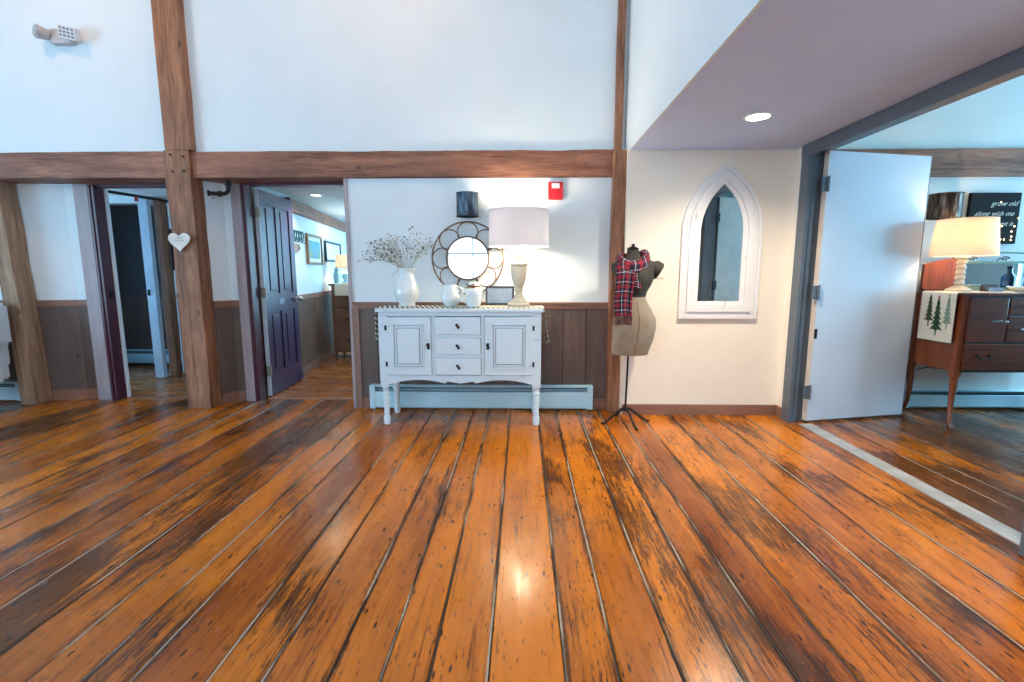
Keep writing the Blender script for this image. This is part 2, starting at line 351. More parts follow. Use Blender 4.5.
# ------------------------------------------------------------------ mesh helpers
ORG = {}
class MB:
    def __init__(s): s.bm = bmesh.new(); s.xf = Matrix.Identity(4); s.uv = None
    def _n(s, vs): bmesh.ops.transform(s.bm, matrix=s.xf, verts=vs)
    def box(s, x0, x1, y0, y1, z0, z1, bev=0, cuts=None, rot=None):
        r = bmesh.ops.create_cube(s.bm, size=1); vs = r['verts']
        bmesh.ops.scale(s.bm, vec=(abs(x1-x0), abs(y1-y0), abs(z1-z0)), verts=vs)
        if bev:
            es = list({e for v in vs for e in v.link_edges})
            q = bmesh.ops.bevel(s.bm, geom=es, offset=bev, segments=2, affect='EDGES', profile=.7)
            vs = list({v for f in q['faces'] for v in f.verts} | {v for v in vs if v.is_valid})
            vs = list({w_ for v in vs for e in v.link_edges for w_ in e.verts})
        if rot: bmesh.ops.transform(s.bm, matrix=rot, verts=vs)
        bmesh.ops.translate(s.bm, vec=((x0+x1)/2, (y0+y1)/2, (z0+z1)/2), verts=vs); s._n(vs); return s
    def cyl(s, p0, p1, r0, r1=None, seg=16, caps=True):
        p0, p1 = Vector(p0), Vector(p1); d = p1-p0; r1 = r0 if r1 is None else r1
        r = bmesh.ops.create_cone(s.bm, cap_ends=caps, segments=seg, radius1=max(r0, 1e-5), radius2=max(r1, 1e-5), depth=d.length)
        q = d.to_track_quat('Z', 'Y').to_matrix().to_4x4(); q.translation = (p0+p1)/2
        bmesh.ops.transform(s.bm, matrix=s.xf @ q, verts=r['verts']); return s
    def sph(s, c, r, sx=1, sy=1, sz=1, seg=12):
        q = bmesh.ops.create_uvsphere(s.bm, u_segments=seg, v_segments=max(6, seg//2+2), radius=r)
        bmesh.ops.scale(s.bm, vec=(sx, sy, sz), verts=q['verts']); bmesh.ops.translate(s.bm, vec=c, verts=q['verts']); s._n(q['verts']); return s
    def lathe(s, prof, c, seg=32, cap=True, sx=1, sy=1, spout=None):
        rings = []
        for r, z in prof:
            ring = []
            for i in range(seg):
                a = 2*pi*i/seg; rr = r
                if spout: rr = spout(r, z, a)
                ring.append(s.bm.verts.new(s.xf @ Vector((c[0]+rr*cos(a)*sx, c[1]+rr*sin(a)*sy, c[2]+z))))
            rings.append(ring)
        for A, B in zip(rings, rings[1:]):
            for i in range(seg): s.bm.faces.new((A[i], A[(i+1) % seg], B[(i+1) % seg], B[i]))
        if cap:
            if prof[0][0] > 1e-4: s.bm.faces.new(list(reversed(rings[0])))
            if prof[-1][0] > 1e-4: s.bm.faces.new(rings[-1])
        return s
    def tube(s, pts, r, seg=8, closed=False, caps=True):
        pts = [Vector(p) for p in pts]; n = len(pts); rings = []; up = None
        rs = r if isinstance(r, (list, tuple)) else [r]*n
        for i, p in enumerate(pts):
            if closed: d = pts[(i+1) % n]-pts[i-1]
            else: d = pts[min(i+1, n-1)]-pts[max(i-1, 0)]
            d.normalize()
            if up is None: up = Vector((0, 0, 1)) if abs(d.z) < .9 else Vector((1, 0, 0))
            u = d.cross(up); u = u.normalized() if u.length > 1e-6 else d.orthogonal().normalized()
            v = u.cross(d).normalized(); up = v
            rings.append([s.bm.verts.new(s.xf @ (p+u*cos(2*pi*k/seg)*rs[i]+v*sin(2*pi*k/seg)*rs[i])) for k in range(seg)])
        m = n if closed else n-1
        for i in range(m):
            A, B = rings[i], rings[(i+1) % n]
            for k in range(seg): s.bm.faces.new((A[k], A[(k+1) % seg], B[(k+1) % seg], B[k]))
        if not closed and caps: s.bm.faces.new(list(reversed(rings[0]))); s.bm.faces.new(rings[-1])
        return s
    def prism(s, pts, d0, d1, axis='z', hole=None):
        """extrude a 2D outline; axis z: (x,y), y: (x,z), x: (y,z)"""
        def P(p, d): return s.xf @ Vector({'z': (p[0], p[1], d), 'y': (p[0], d, p[1]), 'x': (d, p[0], p[1])}[axis])
        A = [s.bm.verts.new(P(p, d0)) for p in pts]; B = [s.bm.verts.new(P(p, d1)) for p in pts]; n = len(pts)
        for i in range(n): s.bm.faces.new((A[i], A[(i+1) % n], B[(i+1) % n], B[i]))
        if hole is None: s.bm.faces.new(A); s.bm.faces.new(B)
        else:
            HA = [s.bm.verts.new(P(p, d0)) for p in hole]; HB = [s.bm.verts.new(P(p, d1)) for p in hole]
            for i in range(n):
                j = (i+1) % n
                s.bm.faces.new((A[i], A[j], HA[j], HA[i])); s.bm.faces.new((B[i], B[j], HB[j], HB[i])); s.bm.faces.new((HA[i], HA[j], HB[j], HB[i]))
        return s
    def grid(s, fn, nu, nv, thick=.003, uvs=(1, 1)):
        """a sheet with thickness; fn(u,v)->point"""
        uvl = s.bm.loops.layers.uv.verify(); V = [[None]*(nv+1) for _ in range(nu+1)]; W = [[None]*(nv+1) for _ in range(nu+1)]
        P = [[Vector(fn(i/nu, j/nv)) for j in range(nv+1)] for i in range(nu+1)]
        for i in range(nu+1):
            for j in range(nv+1):
                a = P[min(i+1, nu)][j]-P[max(i-1, 0)][j]; b = P[i][min(j+1, nv)]-P[i][max(j-1, 0)]
                n = a.cross(b); n = n.normalized() if n.length > 1e-9 else Vector((0, 0, 1))
                V[i][j] = s.bm.verts.new(s.xf @ (P[i][j]+n*thick/2)); W[i][j] = s.bm.verts.new(s.xf @ (P[i][j]-n*thick/2))
        def face(q, ij):
            f = s.bm.faces.new(q)
            for l, (i, j) in zip(f.loops, ij): l[uvl].uv = (i/nu*uvs[0], j/nv*uvs[1])
        for i in range(nu):
            for j in range(nv):
                ij = [(i, j), (i+1, j), (i+1, j+1), (i, j+1)]
                face([V[a][b] for a, b in ij], ij); face([W[a][b] for a, b in reversed(ij)], list(reversed(ij)))
        for i in range(nu):
            for j in (0, nv): face([V[i][j], V[i+1][j], W[i+1][j], W[i][j]], [(i, j), (i+1, j), (i+1, j), (i, j)])
        for j in range(nv):
            for i in (0, nu): face([V[i][j], V[i][j+1], W[i][j+1], W[i][j]], [(i, j), (i, j+1), (i, j+1), (i, j)])
        return s
    def build(s, name, mat, parent=None, smooth=False, org=None, label=None):
        me = bpy.data.meshes.new(name); bmesh.ops.recalc_face_normals(s.bm, faces=s.bm.faces)
        if parent is not None: o0 = ORG[parent.name]
        elif org is not None: o0 = Vector(org)
        else:
            xs = [v.co for v in s.bm.verts]
            o0 = Vector(((min(v.x for v in xs)+max(v.x for v in xs))/2, (min(v.y for v in xs)+max(v.y for v in xs))/2, min(v.z for v in xs)))
        bmesh.ops.translate(s.bm, vec=-o0, verts=s.bm.verts)
        s.bm.to_mesh(me); s.bm.free()
        if smooth:
            for p in me.polygons: p.use_smooth = True
        o = bpy.data.objects.new(name, me); COL.objects.link(o)
        for m_ in (mat if isinstance(mat, (list, tuple)) else [mat]): me.materials.append(M[m_] if isinstance(m_, str) else m_)
        ORG[o.name] = o0.copy()
        if parent is not None: o.parent = parent
        else: o.location = o0
        if smooth and smooth != 'full':
            try: me.set_sharp_from_angle(angle=radians(40))
            except Exception: pass
        if label: o['label'] = label
        return o
def B(*a, **k): return MB().box(*a, **k)
def empty(name, loc, label, cat, group=None, kind=None):
    o = bpy.data.objects.new(name, None); COL.objects.link(o); o.location = loc; ORG[o.name] = Vector(loc); o.empty_display_size = .1
    return tag(o, label, cat, group, kind)
def tag(o, label, cat=None, group=None, kind=None):
    o['label'] = label
    if cat: o['category'] = cat
    if group: o['group'] = group
    if kind: o['kind'] = kind
    return o
def struct(o, label=None):
    o['kind'] = 'structure'
    if label: o['label'] = label
    return o
def hewn(x0, x1, y0, y1, z0, z1, axis, amp=.006, step=.09, seed=0, bev=.012):
    """rough-sawn timber: a subdivided bevelled box with uneven faces"""
    mb = MB(); mb.box(x0, x1, y0, y1, z0, z1, bev)
    lo, hi = {'x': (x0, x1), 'y': (y0, y1), 'z': (z0, z1)}[axis]
    n = int((hi-lo)/step); ax = 'xyz'.index(axis)
    for i in range(1, n):
        co = Vector((0, 0, 0)); co[ax] = lo+(hi-lo)*i/n; no = Vector((0, 0, 0)); no[ax] = 1
        bmesh.ops.bisect_plane(mb.bm, geom=mb.bm.verts[:]+mb.bm.edges[:]+mb.bm.faces[:], plane_co=co, plane_no=no)
    for v in mb.bm.verts:
        q = Vector(v.co)*3+Vector((seed*7.3, 0, 0)); d = noise.noise_vector(q)*amp+noise.noise_vector(q*4)*amp*.5
        d[ax] = 0; v.co += d
    return mb

# ------------------------------------------------------------------ floors
def board_floor(name, edges, a0, a1, mat, axis, wearf, seam=.0052, label=None):
    mb = MB(); bm = mb.bm
    fb = bm.faces.layers.float.new('bid'); fw = bm.faces.layers.float.new('wear')
    def P(a, l, z): return (a, l, z) if axis == 'y' else (l, a, z)
    def quad(pts, mi, bid, wr):
        f = bm.faces.new([bm.verts.new(p) for p in pts]); f.material_index = mi; f[fb] = bid; f[fw] = wr
    def slab(e0, e1, l0, l1, z, mi, bid, wr, edge=.003, dirt=.012):
        if e1-e0 > .1:
            quad([P(e0+dirt, l0, z), P(e1-dirt, l0, z), P(e1-dirt, l1, z), P(e0+dirt, l1, z)], mi, bid, wr)
            for q0, q1 in ((e0+edge, e0+dirt), (e1-dirt, e1-edge)): quad([P(q0, l0, z), P(q1, l0, z), P(q1, l1, z), P(q0, l1, z)], mi, bid, wr+.45)
        else: quad([P(e0+edge, l0, z), P(e1-edge, l0, z), P(e1-edge, l1, z), P(e0+edge, l1, z)], mi, bid, wr)
        if mi == 0:
            quad([P(e0, l0, z-.004), P(e0+edge, l0, z), P(e0+edge, l1, z), P(e0, l1, z-.004)], mi, bid, wr)
            quad([P(e1-edge, l0, z), P(e1, l0, z-.004), P(e1, l1, z-.004), P(e1-edge, l1, z)], mi, bid, wr)
            for e in (e0, e1): quad([P(e, l0, z-.02), P(e, l0, z-.004), P(e, l1, z-.004), P(e, l1, z-.02)], mi, bid, wr)
            for l in (l0, l1): quad([P(e0, l, z-.02), P(e1, l, z-.02), P(e1-edge, l, z), P(e0+edge, l, z)], mi, bid, wr)
    for e0, e1 in zip(edges, edges[1:]):
        l = a0
        while l < a1-.01:
            ln = random.uniform(3.4, 5.4); l2 = min(a1, l+ln)
            if a1-l2 < .8: l2 = a1
            slab(e0+seam, e1-seam, l, l2-.002, 0, 0, random.random(), wearf((e0+e1)/2, (l+l2)/2))
            l = l2
    for e in edges[1:-1]:
        rb = random.random()
        n = 40; ls = [a0+(a1-a0)*i/n for i in range(n+1)]; k = random.choice((-1, 1))*.0015
        for l0, l1 in zip(ls, ls[1:]):
            x0 = e+k+.0014*sin(l0*5+rb*9); x1 = e+k+.0014*sin(l1*5+rb*9)
            quad([P(x0-.0036, l0, -.0012), P(x0+.0036, l0, -.0012), P(x1+.0036, l1, -.0012), P(x1-.0036, l1, -.0012)], 1, rb, 0)
    quad([P(edges[0], a0, -.02), P(edges[-1], a0, -.02), P(edges[-1], a1, -.02), P(edges[0], a1, -.02)], 2, 0, 0)
    # seams' dark bed
    for e in edges[1:-1]: quad([P(e-seam, a0, -.009), P(e+seam, a0, -.009), P(e+seam, a1, -.009), P(e-seam, a1, -.009)], 2, 0, 0)
    o = mb.build(name, [mat, 'rope', 'seam'], org=(0, 0, 0)); return struct(o, label)
EDG = [-2.58, -2.36, -2.162, -1.976, -1.74, -1.545, -1.37, -1.22, -.98, -.81, -.605, -.44, -.29, -.105, .142, .31, .51, .70, .865, 1.055, 1.315, 1.50, 1.70, 1.96, 2.19]
left = [-3.786, -3.605, -3.372, -3.138, -2.947, -2.778]
while left[0] > -7.4: left.insert(0, left[0]-random.uniform(.16, .24))
right = [2.40]
while right[-1] < 6.6: right.append(right[-1]+random.uniform(.16, .24))
edges = left+EDG+right
WEAR = {-1.86: .62, -1.64: .2, -1.46: -.3, .226: .34, .41: .05, -.2: -.25, .02: -.4, -.36: -.1}
def wearf(a, l):
    for k, v in WEAR.items():
        if abs(a-k) < .03: return v
    if a < -1.9: return random.uniform(.02, .5)
    if a > 2.3: return random.uniform(.45, .75)
    if a > .5: return random.uniform(.0, .35)
    return random.uniform(-.2, .2)
board_floor('floor', edges, -4.3, 4.66, 'floor', 'y', wearf)
he = [4.67]
while he[-1] < 8.6: he.append(he[-1]+random.uniform(.07, .1))
board_floor('floor', he, -7.4, -.9, 'floor_hall', 'x', lambda a, l: random.uniform(0, .3), seam=.0015)

# ------------------------------------------------------------------ walls
def wall(name, *boxes, mat='wall', label=None):
    mb = MB()
    for b in boxes: mb.box(*b)
    return struct(mb.build(name, mat), label)
YW = 4.36
wall('wall_back', (-7.2, 1.0, YW, 4.76, 2.30, 5.2), label='tall white upper wall above the long timber beam')
wall('wall_front', (.88, 2.29, 4.20, 4.66, 0, 2.30), mat='wall_cream', label='cream wall carrying the pointed arch mirror')
# soffit: side face of the upper gallery and low ceiling
wall('wall_soffit', (.885, .90, -4.3, 4.36, 2.265, 5.2), label='white side face of the dropped ceiling')
wall('ceiling', (.90, 2.285, -4.3, 4.20, 2.265, 2.36), mat='ceil', label='low lavender ceiling with a recessed light')
wall('ceiling', (-7.6, 1.0, -4.5, 4.8, 5.2, 5.3), label='high ceiling of the main room')
# right wall with the wide opening y 2.13..3.93
wall('wall_right', (2.27, 2.44, 4.06, 4.20, 0, 2.265), (2.27, 2.44, -4.3, 1.96, 0, 2.265), (2.27, 2.44, -4.3, 4.47, 2.285, 3.3), mat='wall_cream', label='wall around the wide door opening')
# left wall and rear wall with windows
def wall_with_windows(name, axis, c0, c1, a0, a1, z0, z1, wins, lab):
    mb = MB(); cur = sorted(wins); xs = a0
    def bx(p0, p1, q0, q1):
        if p1-p0 < .001 or q1-q0 < .001: return
        if axis == 'y': mb.box(p0, p1, c0, c1, q0, q1)
        else: mb.box(c0, c1, p0, p1, q0, q1)
    for w0, w1, b0, b1 in cur:
        bx(xs, w0, z0, z1); bx(w0, w1, z0, b0); bx(w0, w1, b1, z1); xs = w1
    bx(xs, a1, z0, z1); return struct(mb.build(name, 'wall'), lab)
winN = [0]
def window(axis, c, a0, a1, z0, z1, bars=1, lab=''):
    winN[0] += 1; mb = MB(); n = winN[0]
    def bx(m, p0, p1, q0, q1, t=.03):
        if axis == 'y': m.box(p0, p1, c-t, c+t, q0, q1)
        else: m.box(c-t, c+t, p0, p1, q0, q1)
    for p in ((a0, a0+.06, z0, z1), (a1-.06, a1, z0, z1), (a0+.06, a1-.06, z0, z0+.06), (a0+.06, a1-.06, z1-.06, z1)): bx(mb, *p)
    mid = (z0+z1)/2; bx(mb, a0+.06, a1-.06, mid-.025, mid+.025)
    for i in range(1, bars+1):
        q = a0+(a1-a0)*i/(bars+1); bx(mb, q-.02, q+.02, z0+.06, z1-.06, .02)
    r = struct(mb.build('window_%d' % n, 'white'), lab)
    g = MB(); bx(g, a0+.05, a1-.05, z0+.05, z1-.05, .003); g.build('pane', 'glass', r)
    s_ = MB(); (s_.box(a0-.05, a1+.05, c+.03, c+.19, z0-.04, z0) if axis == 'y' else s_.box(c+.03, c+.19, a0-.05, a1+.05, z0-.04, z0)) ; s_.build('sill', 'white', r)
wins = [(x-ww/2, x+ww/2, .6, 2.9) for x, ww in WIN_BACK]
wall_with_windows('wall_rear', 'y', -4.30, -4.10, -7.4, .905, 0, 3.2, wins, 'wall behind the viewer with tall windows')
wall_with_windows('wall_rear', 'y', -4.30, -4.10, -7.4, .905, 3.2, 5.2, [(x-.85, x+.85, 3.3, 4.2) for x in (-4.2, -2.0)], 'upper wall behind the viewer')
wall_with_windows('wall_rear', 'y', -4.30, -4.10, .905, 6.6, 0, 3.3, [(1.05, 2.15, .35, 2.05)], 'wall behind the viewer on the right')
window('y', -4.22, 1.05, 2.15, .35, 2.05, 1, 'unseen window added behind the viewer on the right to light the low ceiling')  # opening invented for the added rear right light
for a, b, c, d in wins: window('y', -4.22, a, b, c, d, 1, 'tall window behind the viewer')
for x in (-4.2, -2.0): window('y', -4.22, x-.85, x+.85, 3.3, 4.2, 1, 'high window behind the viewer')
wall_with_windows('wall_left', 'x', -7.3, -7.1, -4.3, 4.7, 0, 5.2, [(-1.4, 2.2, .65, 2.95)], 'left side wall of the main room')
window('x', -7.22, -1.4, 2.2, .65, 2.95, 2, 'wide window in the left side wall')

def run(pts, name, zt=2.085, zr=.99, th=.10, plaster='wall', base=True, grooves=True, lab=''):
    """a wall along plan points, each with wainscot, chair rail and baseboard; the room is on its right-hand side"""
    for i, ((x0, y0), (x1, y1)) in enumerate(zip(pts, pts[1:])):
        L = hypot(x1-x0, y1-y0); a = atan2(y1-y0, x1-x0)
        xf = Matrix.Translation((x0, y0, 0)) @ Matrix.Rotation(a, 4, 'Z')
        def mk(nm_, mat, *bx):
            mb = MB(); mb.xf = xf
            for b in bx: mb.box(*b)
            return mb.build(nm_, mat)
        root = struct(mk('wall_'+name, plaster, (0, L, 0.0, th, 0, zt)), lab)
        n = max(1, int(L/.20)); bw = L/n
        sub = []
        for k in range(n): sub.append((k*bw+.003, (k+1)*bw-.003, -.012, 0, .10, zr-.055))
        g = struct(mk('trim_wainscot', 'wains', *sub))
        struct(mk('trim_groove', 'groove', (0, L, -.004, -.0005, .10, zr-.055)))
        struct(mk('trim_rail', 'rail', (0, L, -.022, 0, zr-.055, zr), (0, L, -.032, 0, zr-.012, zr+.004)))
        struct(mk('baseboard_'+name, 'rail', (0, L, -.018, 0, 0, .10)))
# behind the sideboard
run([(-1.545, 4.36), (.80, 4.36)], 'back', zt=2.08, th=.28, lab='white wall with brown wainscot behind the sideboard')
struct(B(-1.55, -1.49, 4.335, 4.36, 0.0, .935).build('trim_1', 'trimz'))
# casing at the end of that wall, facing the hall doorway
struct(B(-1.575, -1.545, 4.345, 4.66, 0, 2.08).build('trim_2', 'casing'))
run([(-7.1, 4.56), (-4.72, 4.56)], 'back', zt=2.08, th=.16, lab='white wall left of the leftmost post')
# alcove beside the leftmost post
run([(-4.72, 4.56), (-4.375, 4.65), (-4.235, 4.65)], 'alcove', lab='white alcove wall beside the dark doorway')
run([(-2.895, 4.45), (-2.815, 4.60), (-2.72, 4.60)], 'alcove', lab='white alcove wall beside the purple door')
# casings and painted jambs
struct(B(-4.235, -4.10, 4.59, 4.74, 0, 2.08).build('trim_3', 'casing'))
struct(B(-2.72, -2.628, 4.565, 4.70, 0, 2.08).build('trim_4', 'casing'))
def jamb(x0, x1, y0, y1, lab):
    mb = MB(); mb.box(x0, x1, y0, y1, 0, 2.075, .004); mb.box(x0+(x1-x0)*.2, x0+(x1-x0)*.55, y0-.01, y0+.01, 0, 2.07, .003)
    return mb
r = struct(jamb(-4.10, -4.035, 4.585, 4.70, '').build('door_1', 'burgundy'), 'burgundy door frame of the dark left doorway')
B(-4.10, -4.018, 4.70, 4.73, 0.0, 2.075).build('weather_strip', 'white', r, label='pale edge strip')
B(-4.035, -4.027, 4.63, 4.67, 1.0, 1.08).build('strike_plate', 'knob', r)
B(-4.1, -3.12, 4.62, 4.70, 2.06, 2.10).build('head_jamb', 'burgundy', r)

# ------------------------------------------------------------------ timber frame
tag(hewn(-7.1, -3.10, 4.325, 4.62, 2.085, 2.31, 'x', seed=1).build('timber_beam', 'timber_x'), 'rough brown timber beam left of the tall post, above the dark doorway', 'beam')
tag(hewn(-2.905, .79, 4.325, 4.62, 2.085, 2.305, 'x', seed=2).build('timber_beam', 'timber_x'), 'long rough brown timber beam right of the tall post, above the sideboard', 'beam')
ob = empty('timber_post', (-3.0, 4.37, 0), 'tall hewn timber post running to the ceiling, with a white heart hung on it', 'post')
mbp = hewn(-3.115, -2.893, 4.285, 4.45, 0, 2.31, 'z', .007, seed=3); mbp.build('lower_shaft', 'timber_z', ob)
hewn(-3.10, -2.868, 4.285, 4.37, 2.31, 5.19, 'z', .005, seed=4).build('upper_shaft', 'timber_z', ob)
for dx, z in ((-.05, 2.27), (.06, 2.255), (-.045, 2.13), (.055, 2.135)):
    MB().cyl((-3.0+dx, 4.272, z), (-3.0+dx, 4.30, z), .009, seg=10).build('peg', 'groove', ob, label='dark peg')
lp = hewn(-4.885, -4.73, 4.385, 4.55, 0, 2.08, 'z', .008, seed=6)
for v in lp.bm.verts: v.co.x += .075*(1-v.co.z/2.08)
tag(lp.build('timber_post', 'timber_old'), 'weathered short timber post at the far left under the beam', 'post')
ob = empty('timber_post', (.83, 4.3, 0), 'slim timber post between the sideboard wall and the arch mirror wall', 'post')
hewn(.775, .892, 4.24, 4.36, 0, 2.28, 'z', .005, seed=8).build('lower_shaft', 'timber_z', ob)
hewn(.785, .850, 4.30, 4.36, 2.28, 5.19, 'z', .003, seed=9).build('upper_shaft', 'timber_z', ob)
# cream wall baseboard
struct(B(.90, 2.245, 4.182, 4.20, 0, .095, .004).build('baseboard_front', 'rail'))
struct(B(2.252, 2.27, 4.075, 4.20, 0, .095, .004).build('baseboard_right', 'rail'))

# ------------------------------------------------------------------ wide opening in the right wall
def grey_frame():
    mb = MB()
    # far jamb: casing, stop, rebate
    mb.box(2.245, 2.275, 3.965, 4.075, 0, 2.262, .003); mb.box(2.275, 2.36, 4.015, 4.06, 0, 2.262, .003); mb.box(2.285, 2.325, 3.985, 4.015, 0, 2.2, .003); mb.box(2.36, 2.46, 4.03, 4.06, 0, 2.262, .003)
    # near jamb
    mb.box(2.245, 2.275, 1.95, 2.06, 0, 2.262, .003); mb.box(2.275, 2.46, 1.96, 2.08, 0, 2.262, .003); mb.box(2.31, 2.38, 2.08, 2.11, 0, 2.2, .003)
    # head
    mb.box(2.24, 2.275, 1.95, 4.075, 2.17, 2.262, .003); mb.box(2.275, 2.46, 2.08, 3.99, 2.225, 2.285, .003); mb.box(2.31, 2.38, 2.11, 3.915, 2.19, 2.225, .003)
    return mb
struct(grey_frame().build('trim_5', 'greyframe'), 'slate grey steel frame of the wide opening')
tag(B(2.312, 2.425, 2.08, 3.93, .0, .009, .003).build('trim_6', 'thresh'), 'ribbed metal threshold strip across the opening', None, None, 'structure')

def leaf(name, hinge, ang, wdt, ht, mat, edge, label, sgn=1):
    """plain door leaf swung about its hinge; local x runs from hinge to free edge"""
    xf = Matrix.Translation((hinge[0], hinge[1], 0)) @ Matrix.Rotation(ang, 4, 'Z')
    r = bpy.data.objects.new(name, None)
    a = MB(); a.xf = xf; a.box(0.004, wdt-.004, 0, .044, .02, ht, .002)
    o = struct(a.build(name, mat), label)
    e = MB(); e.xf = xf; e.box(wdt-.004, wdt+.006, .0, .046, .02, ht); e.build('edge_strip', edge, o)
    e = MB(); e.xf = xf; e.box(-.004, .004, 0, .044, .02, ht); e.build('hinge_edge', 'hinge_cream' if name == 'door_3' else edge, o)
    return o, xf
a_ = atan2(4.20-3.985, 3.385-2.425)
d3, xf = leaf('door_3', (2.402, 3.972), a_, .985, 2.205, 'steel_door', 'greyframe', 'white steel door swung open on the far side of the wide opening')
for z in (1.95, 1.10, .27):
    h = MB(); h.xf = xf; h.box(-.055, .012, -.012, .0, z-.055, z+.055); h.cyl((-.002, -.016, z-.06), (-.002, -.016, z+.06), .009)
    h.build('hinge', 'greyframe', d3)
k = MB(); k.xf = xf; k.box(.004, .03, -.003, 0, .72, .80); k.build('name_plate', 'knob', d3)
a_ = atan2(-.55, .80)
d4, xf = leaf('door_4', (2.47, 2.05), radians(-18), .90, 2.2, 'beige_door', 'greyframe', 'grey steel door swung open on the near side of the wide opening')
for z in (1.95, 1.10, .27):
    h = MB(); h.xf = xf; h.box(-.04, .012, .044, .056, z-.055, z+.055); h.build('hinge', 'knob', d4)

# ------------------------------------------------------------------ right room shell
wall('wall_back_right', (2.44, 6.6, 4.47, 4.6, 0, 3.3), mat='wall_room', label='back wall of the room beyond the wide opening')
wall_with_windows('wall_far_right', 'x', 6.4, 6.6, -4.3, 4.6, 0, 3.3, [(2.2, 4.0, .75, 2.45)], 'right wall of the room beyond')
window('x', 6.5, 2.2, 4.0, .75, 2.45, 1, 'window of the room beyond the wide opening')
wall('ceiling', (2.27, 6.6, -4.3, 4.6, 3.3, 3.4), label='ceiling of the room beyond the wide opening')
tag(hewn(2.46, 6.35, 4.43, 4.50, 2.095, 2.325, 'x', seed=12).build('timber_beam', 'timber_x'), 'brown timber beam on the back wall of the room at the right', 'beam')

# ------------------------------------------------------------------ hall behind the purple door
HL = [(-2.70, 4.70), (-2.665, 5.5), (-3.09, 8.5)]
def hallwall():
    mats = []
    for (x0, y0), (x1, y1) in zip(HL, HL[1:]):
        L = hypot(x1-x0, y1-y0); a = atan2(y1-y0, x1-x0)
        xf = Matrix.Translation((x0, y0, 0)) @ Matrix.Rotation(a, 4, 'Z')
        def mk(nm_, mat, *bx):
            mb = MB(); mb.xf = xf
            for b in bx: mb.box(*b)
            return struct(mb.build(nm_, mat))
        mk('wall_hall', 'wall', (0, L, 0, .09, 0, 2.13))
        mk('trim_hall_wainscot', 'hallwood', (0, L, -.012, 0, .1, .93)); mk('trim_hall_rail', 'rail', (0, L, -.025, 0, .93, .99)); mk('baseboard_hall', 'rail', (0, L, -.018, 0, 0, .1))
hallwall()
def HP(y, off=0):  # point on the hall wall at a depth, offset toward the hall
    t = (y-5.5)/3.0; return (-2.665-.425*t+off, y)
wall('wall_hall_end', (-3.3, -.9, 8.5, 8.6, 0, 2.13), label='end wall of the hall')
wall('wall_hall_right', (-1.0, -.9, 4.66, 8.5, 0, 2.13), label='right wall of the hall')
wall('ceiling', (-7.3, -.9, 4.62, 8.6, 2.13, 2.2), mat='wall_room', label='ceiling of the hall and side room')
bmh = hewn(0, 2.95, -.06, 0, 1.95, 2.1, 'x', .003, seed=15)
bmesh.ops.transform(bmh.bm, matrix=Matrix.Translation((-2.665, 5.5, 0)) @ Matrix.Rotation(atan2(3.0, -.425), 4, 'Z'), verts=bmh.bm.verts)
tag(bmh.build('timber_beam', 'timber_y'), 'reddish timber beam high on the hall wall behind the purple door', 'beam')

# ------------------------------------------------------------------ dark side room behind the left doorway
wall('wall_side_partition', (-7.1, -5.3, 5.64, 5.72, 0, 2.13), (-5.3, -4.43, 5.64, 5.72, 2.06, 2.13), mat='wall_room', label='partition with the dark inner doorway')
wall('wall_side_back', (-4.24, -2.75, 5.84, 5.92, 0, 2.13), mat='wall_room', label='rear wall of the side room')
struct(B(-4.24, -2.75, 5.828, 5.84, 0, .95).build('trim_side_wainscot', 'hallwood')); struct(B(-4.24, -2.75, 5.815, 5.84, .95, 1.0).build('trim_side_rail', 'rail'))
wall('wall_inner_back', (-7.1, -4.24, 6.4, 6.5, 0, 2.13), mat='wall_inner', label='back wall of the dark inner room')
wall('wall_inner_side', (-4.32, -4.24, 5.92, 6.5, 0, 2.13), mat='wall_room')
struct(B(-7.1, -4.32, 6.385, 6.4, 0, .95).build('trim_inner_wainscot', 'wains'))
wall_with_windows('wall_side_left', 'x', -7.3, -7.1, 4.7, 6.5, 0, 2.13, [(4.8, 5.6, .8, 2.0)], 'left wall of the side room')
window('x', -7.22, 4.8, 5.6, .8, 2.0, 1, 'small window of the side room')
hewn_post = hewn(-4.325, -4.24, 5.70, 5.80, 0, 2.12, 'z', .003, seed=20)
tag(hewn_post.build('timber_post', 'timber_z'), 'thin brown post beside the pale door casing in the dark left doorway', 'post')
c2 = struct(B(-4.43, -4.325, 5.60, 5.66, 0, 2.10, .004).build('door_5', 'door_edge'), 'pale blue white edge of an inner door')
B(-4.415, -4.39, 5.592, 5.60, .99, 1.06).build('strike_plate', 'knob', c2)

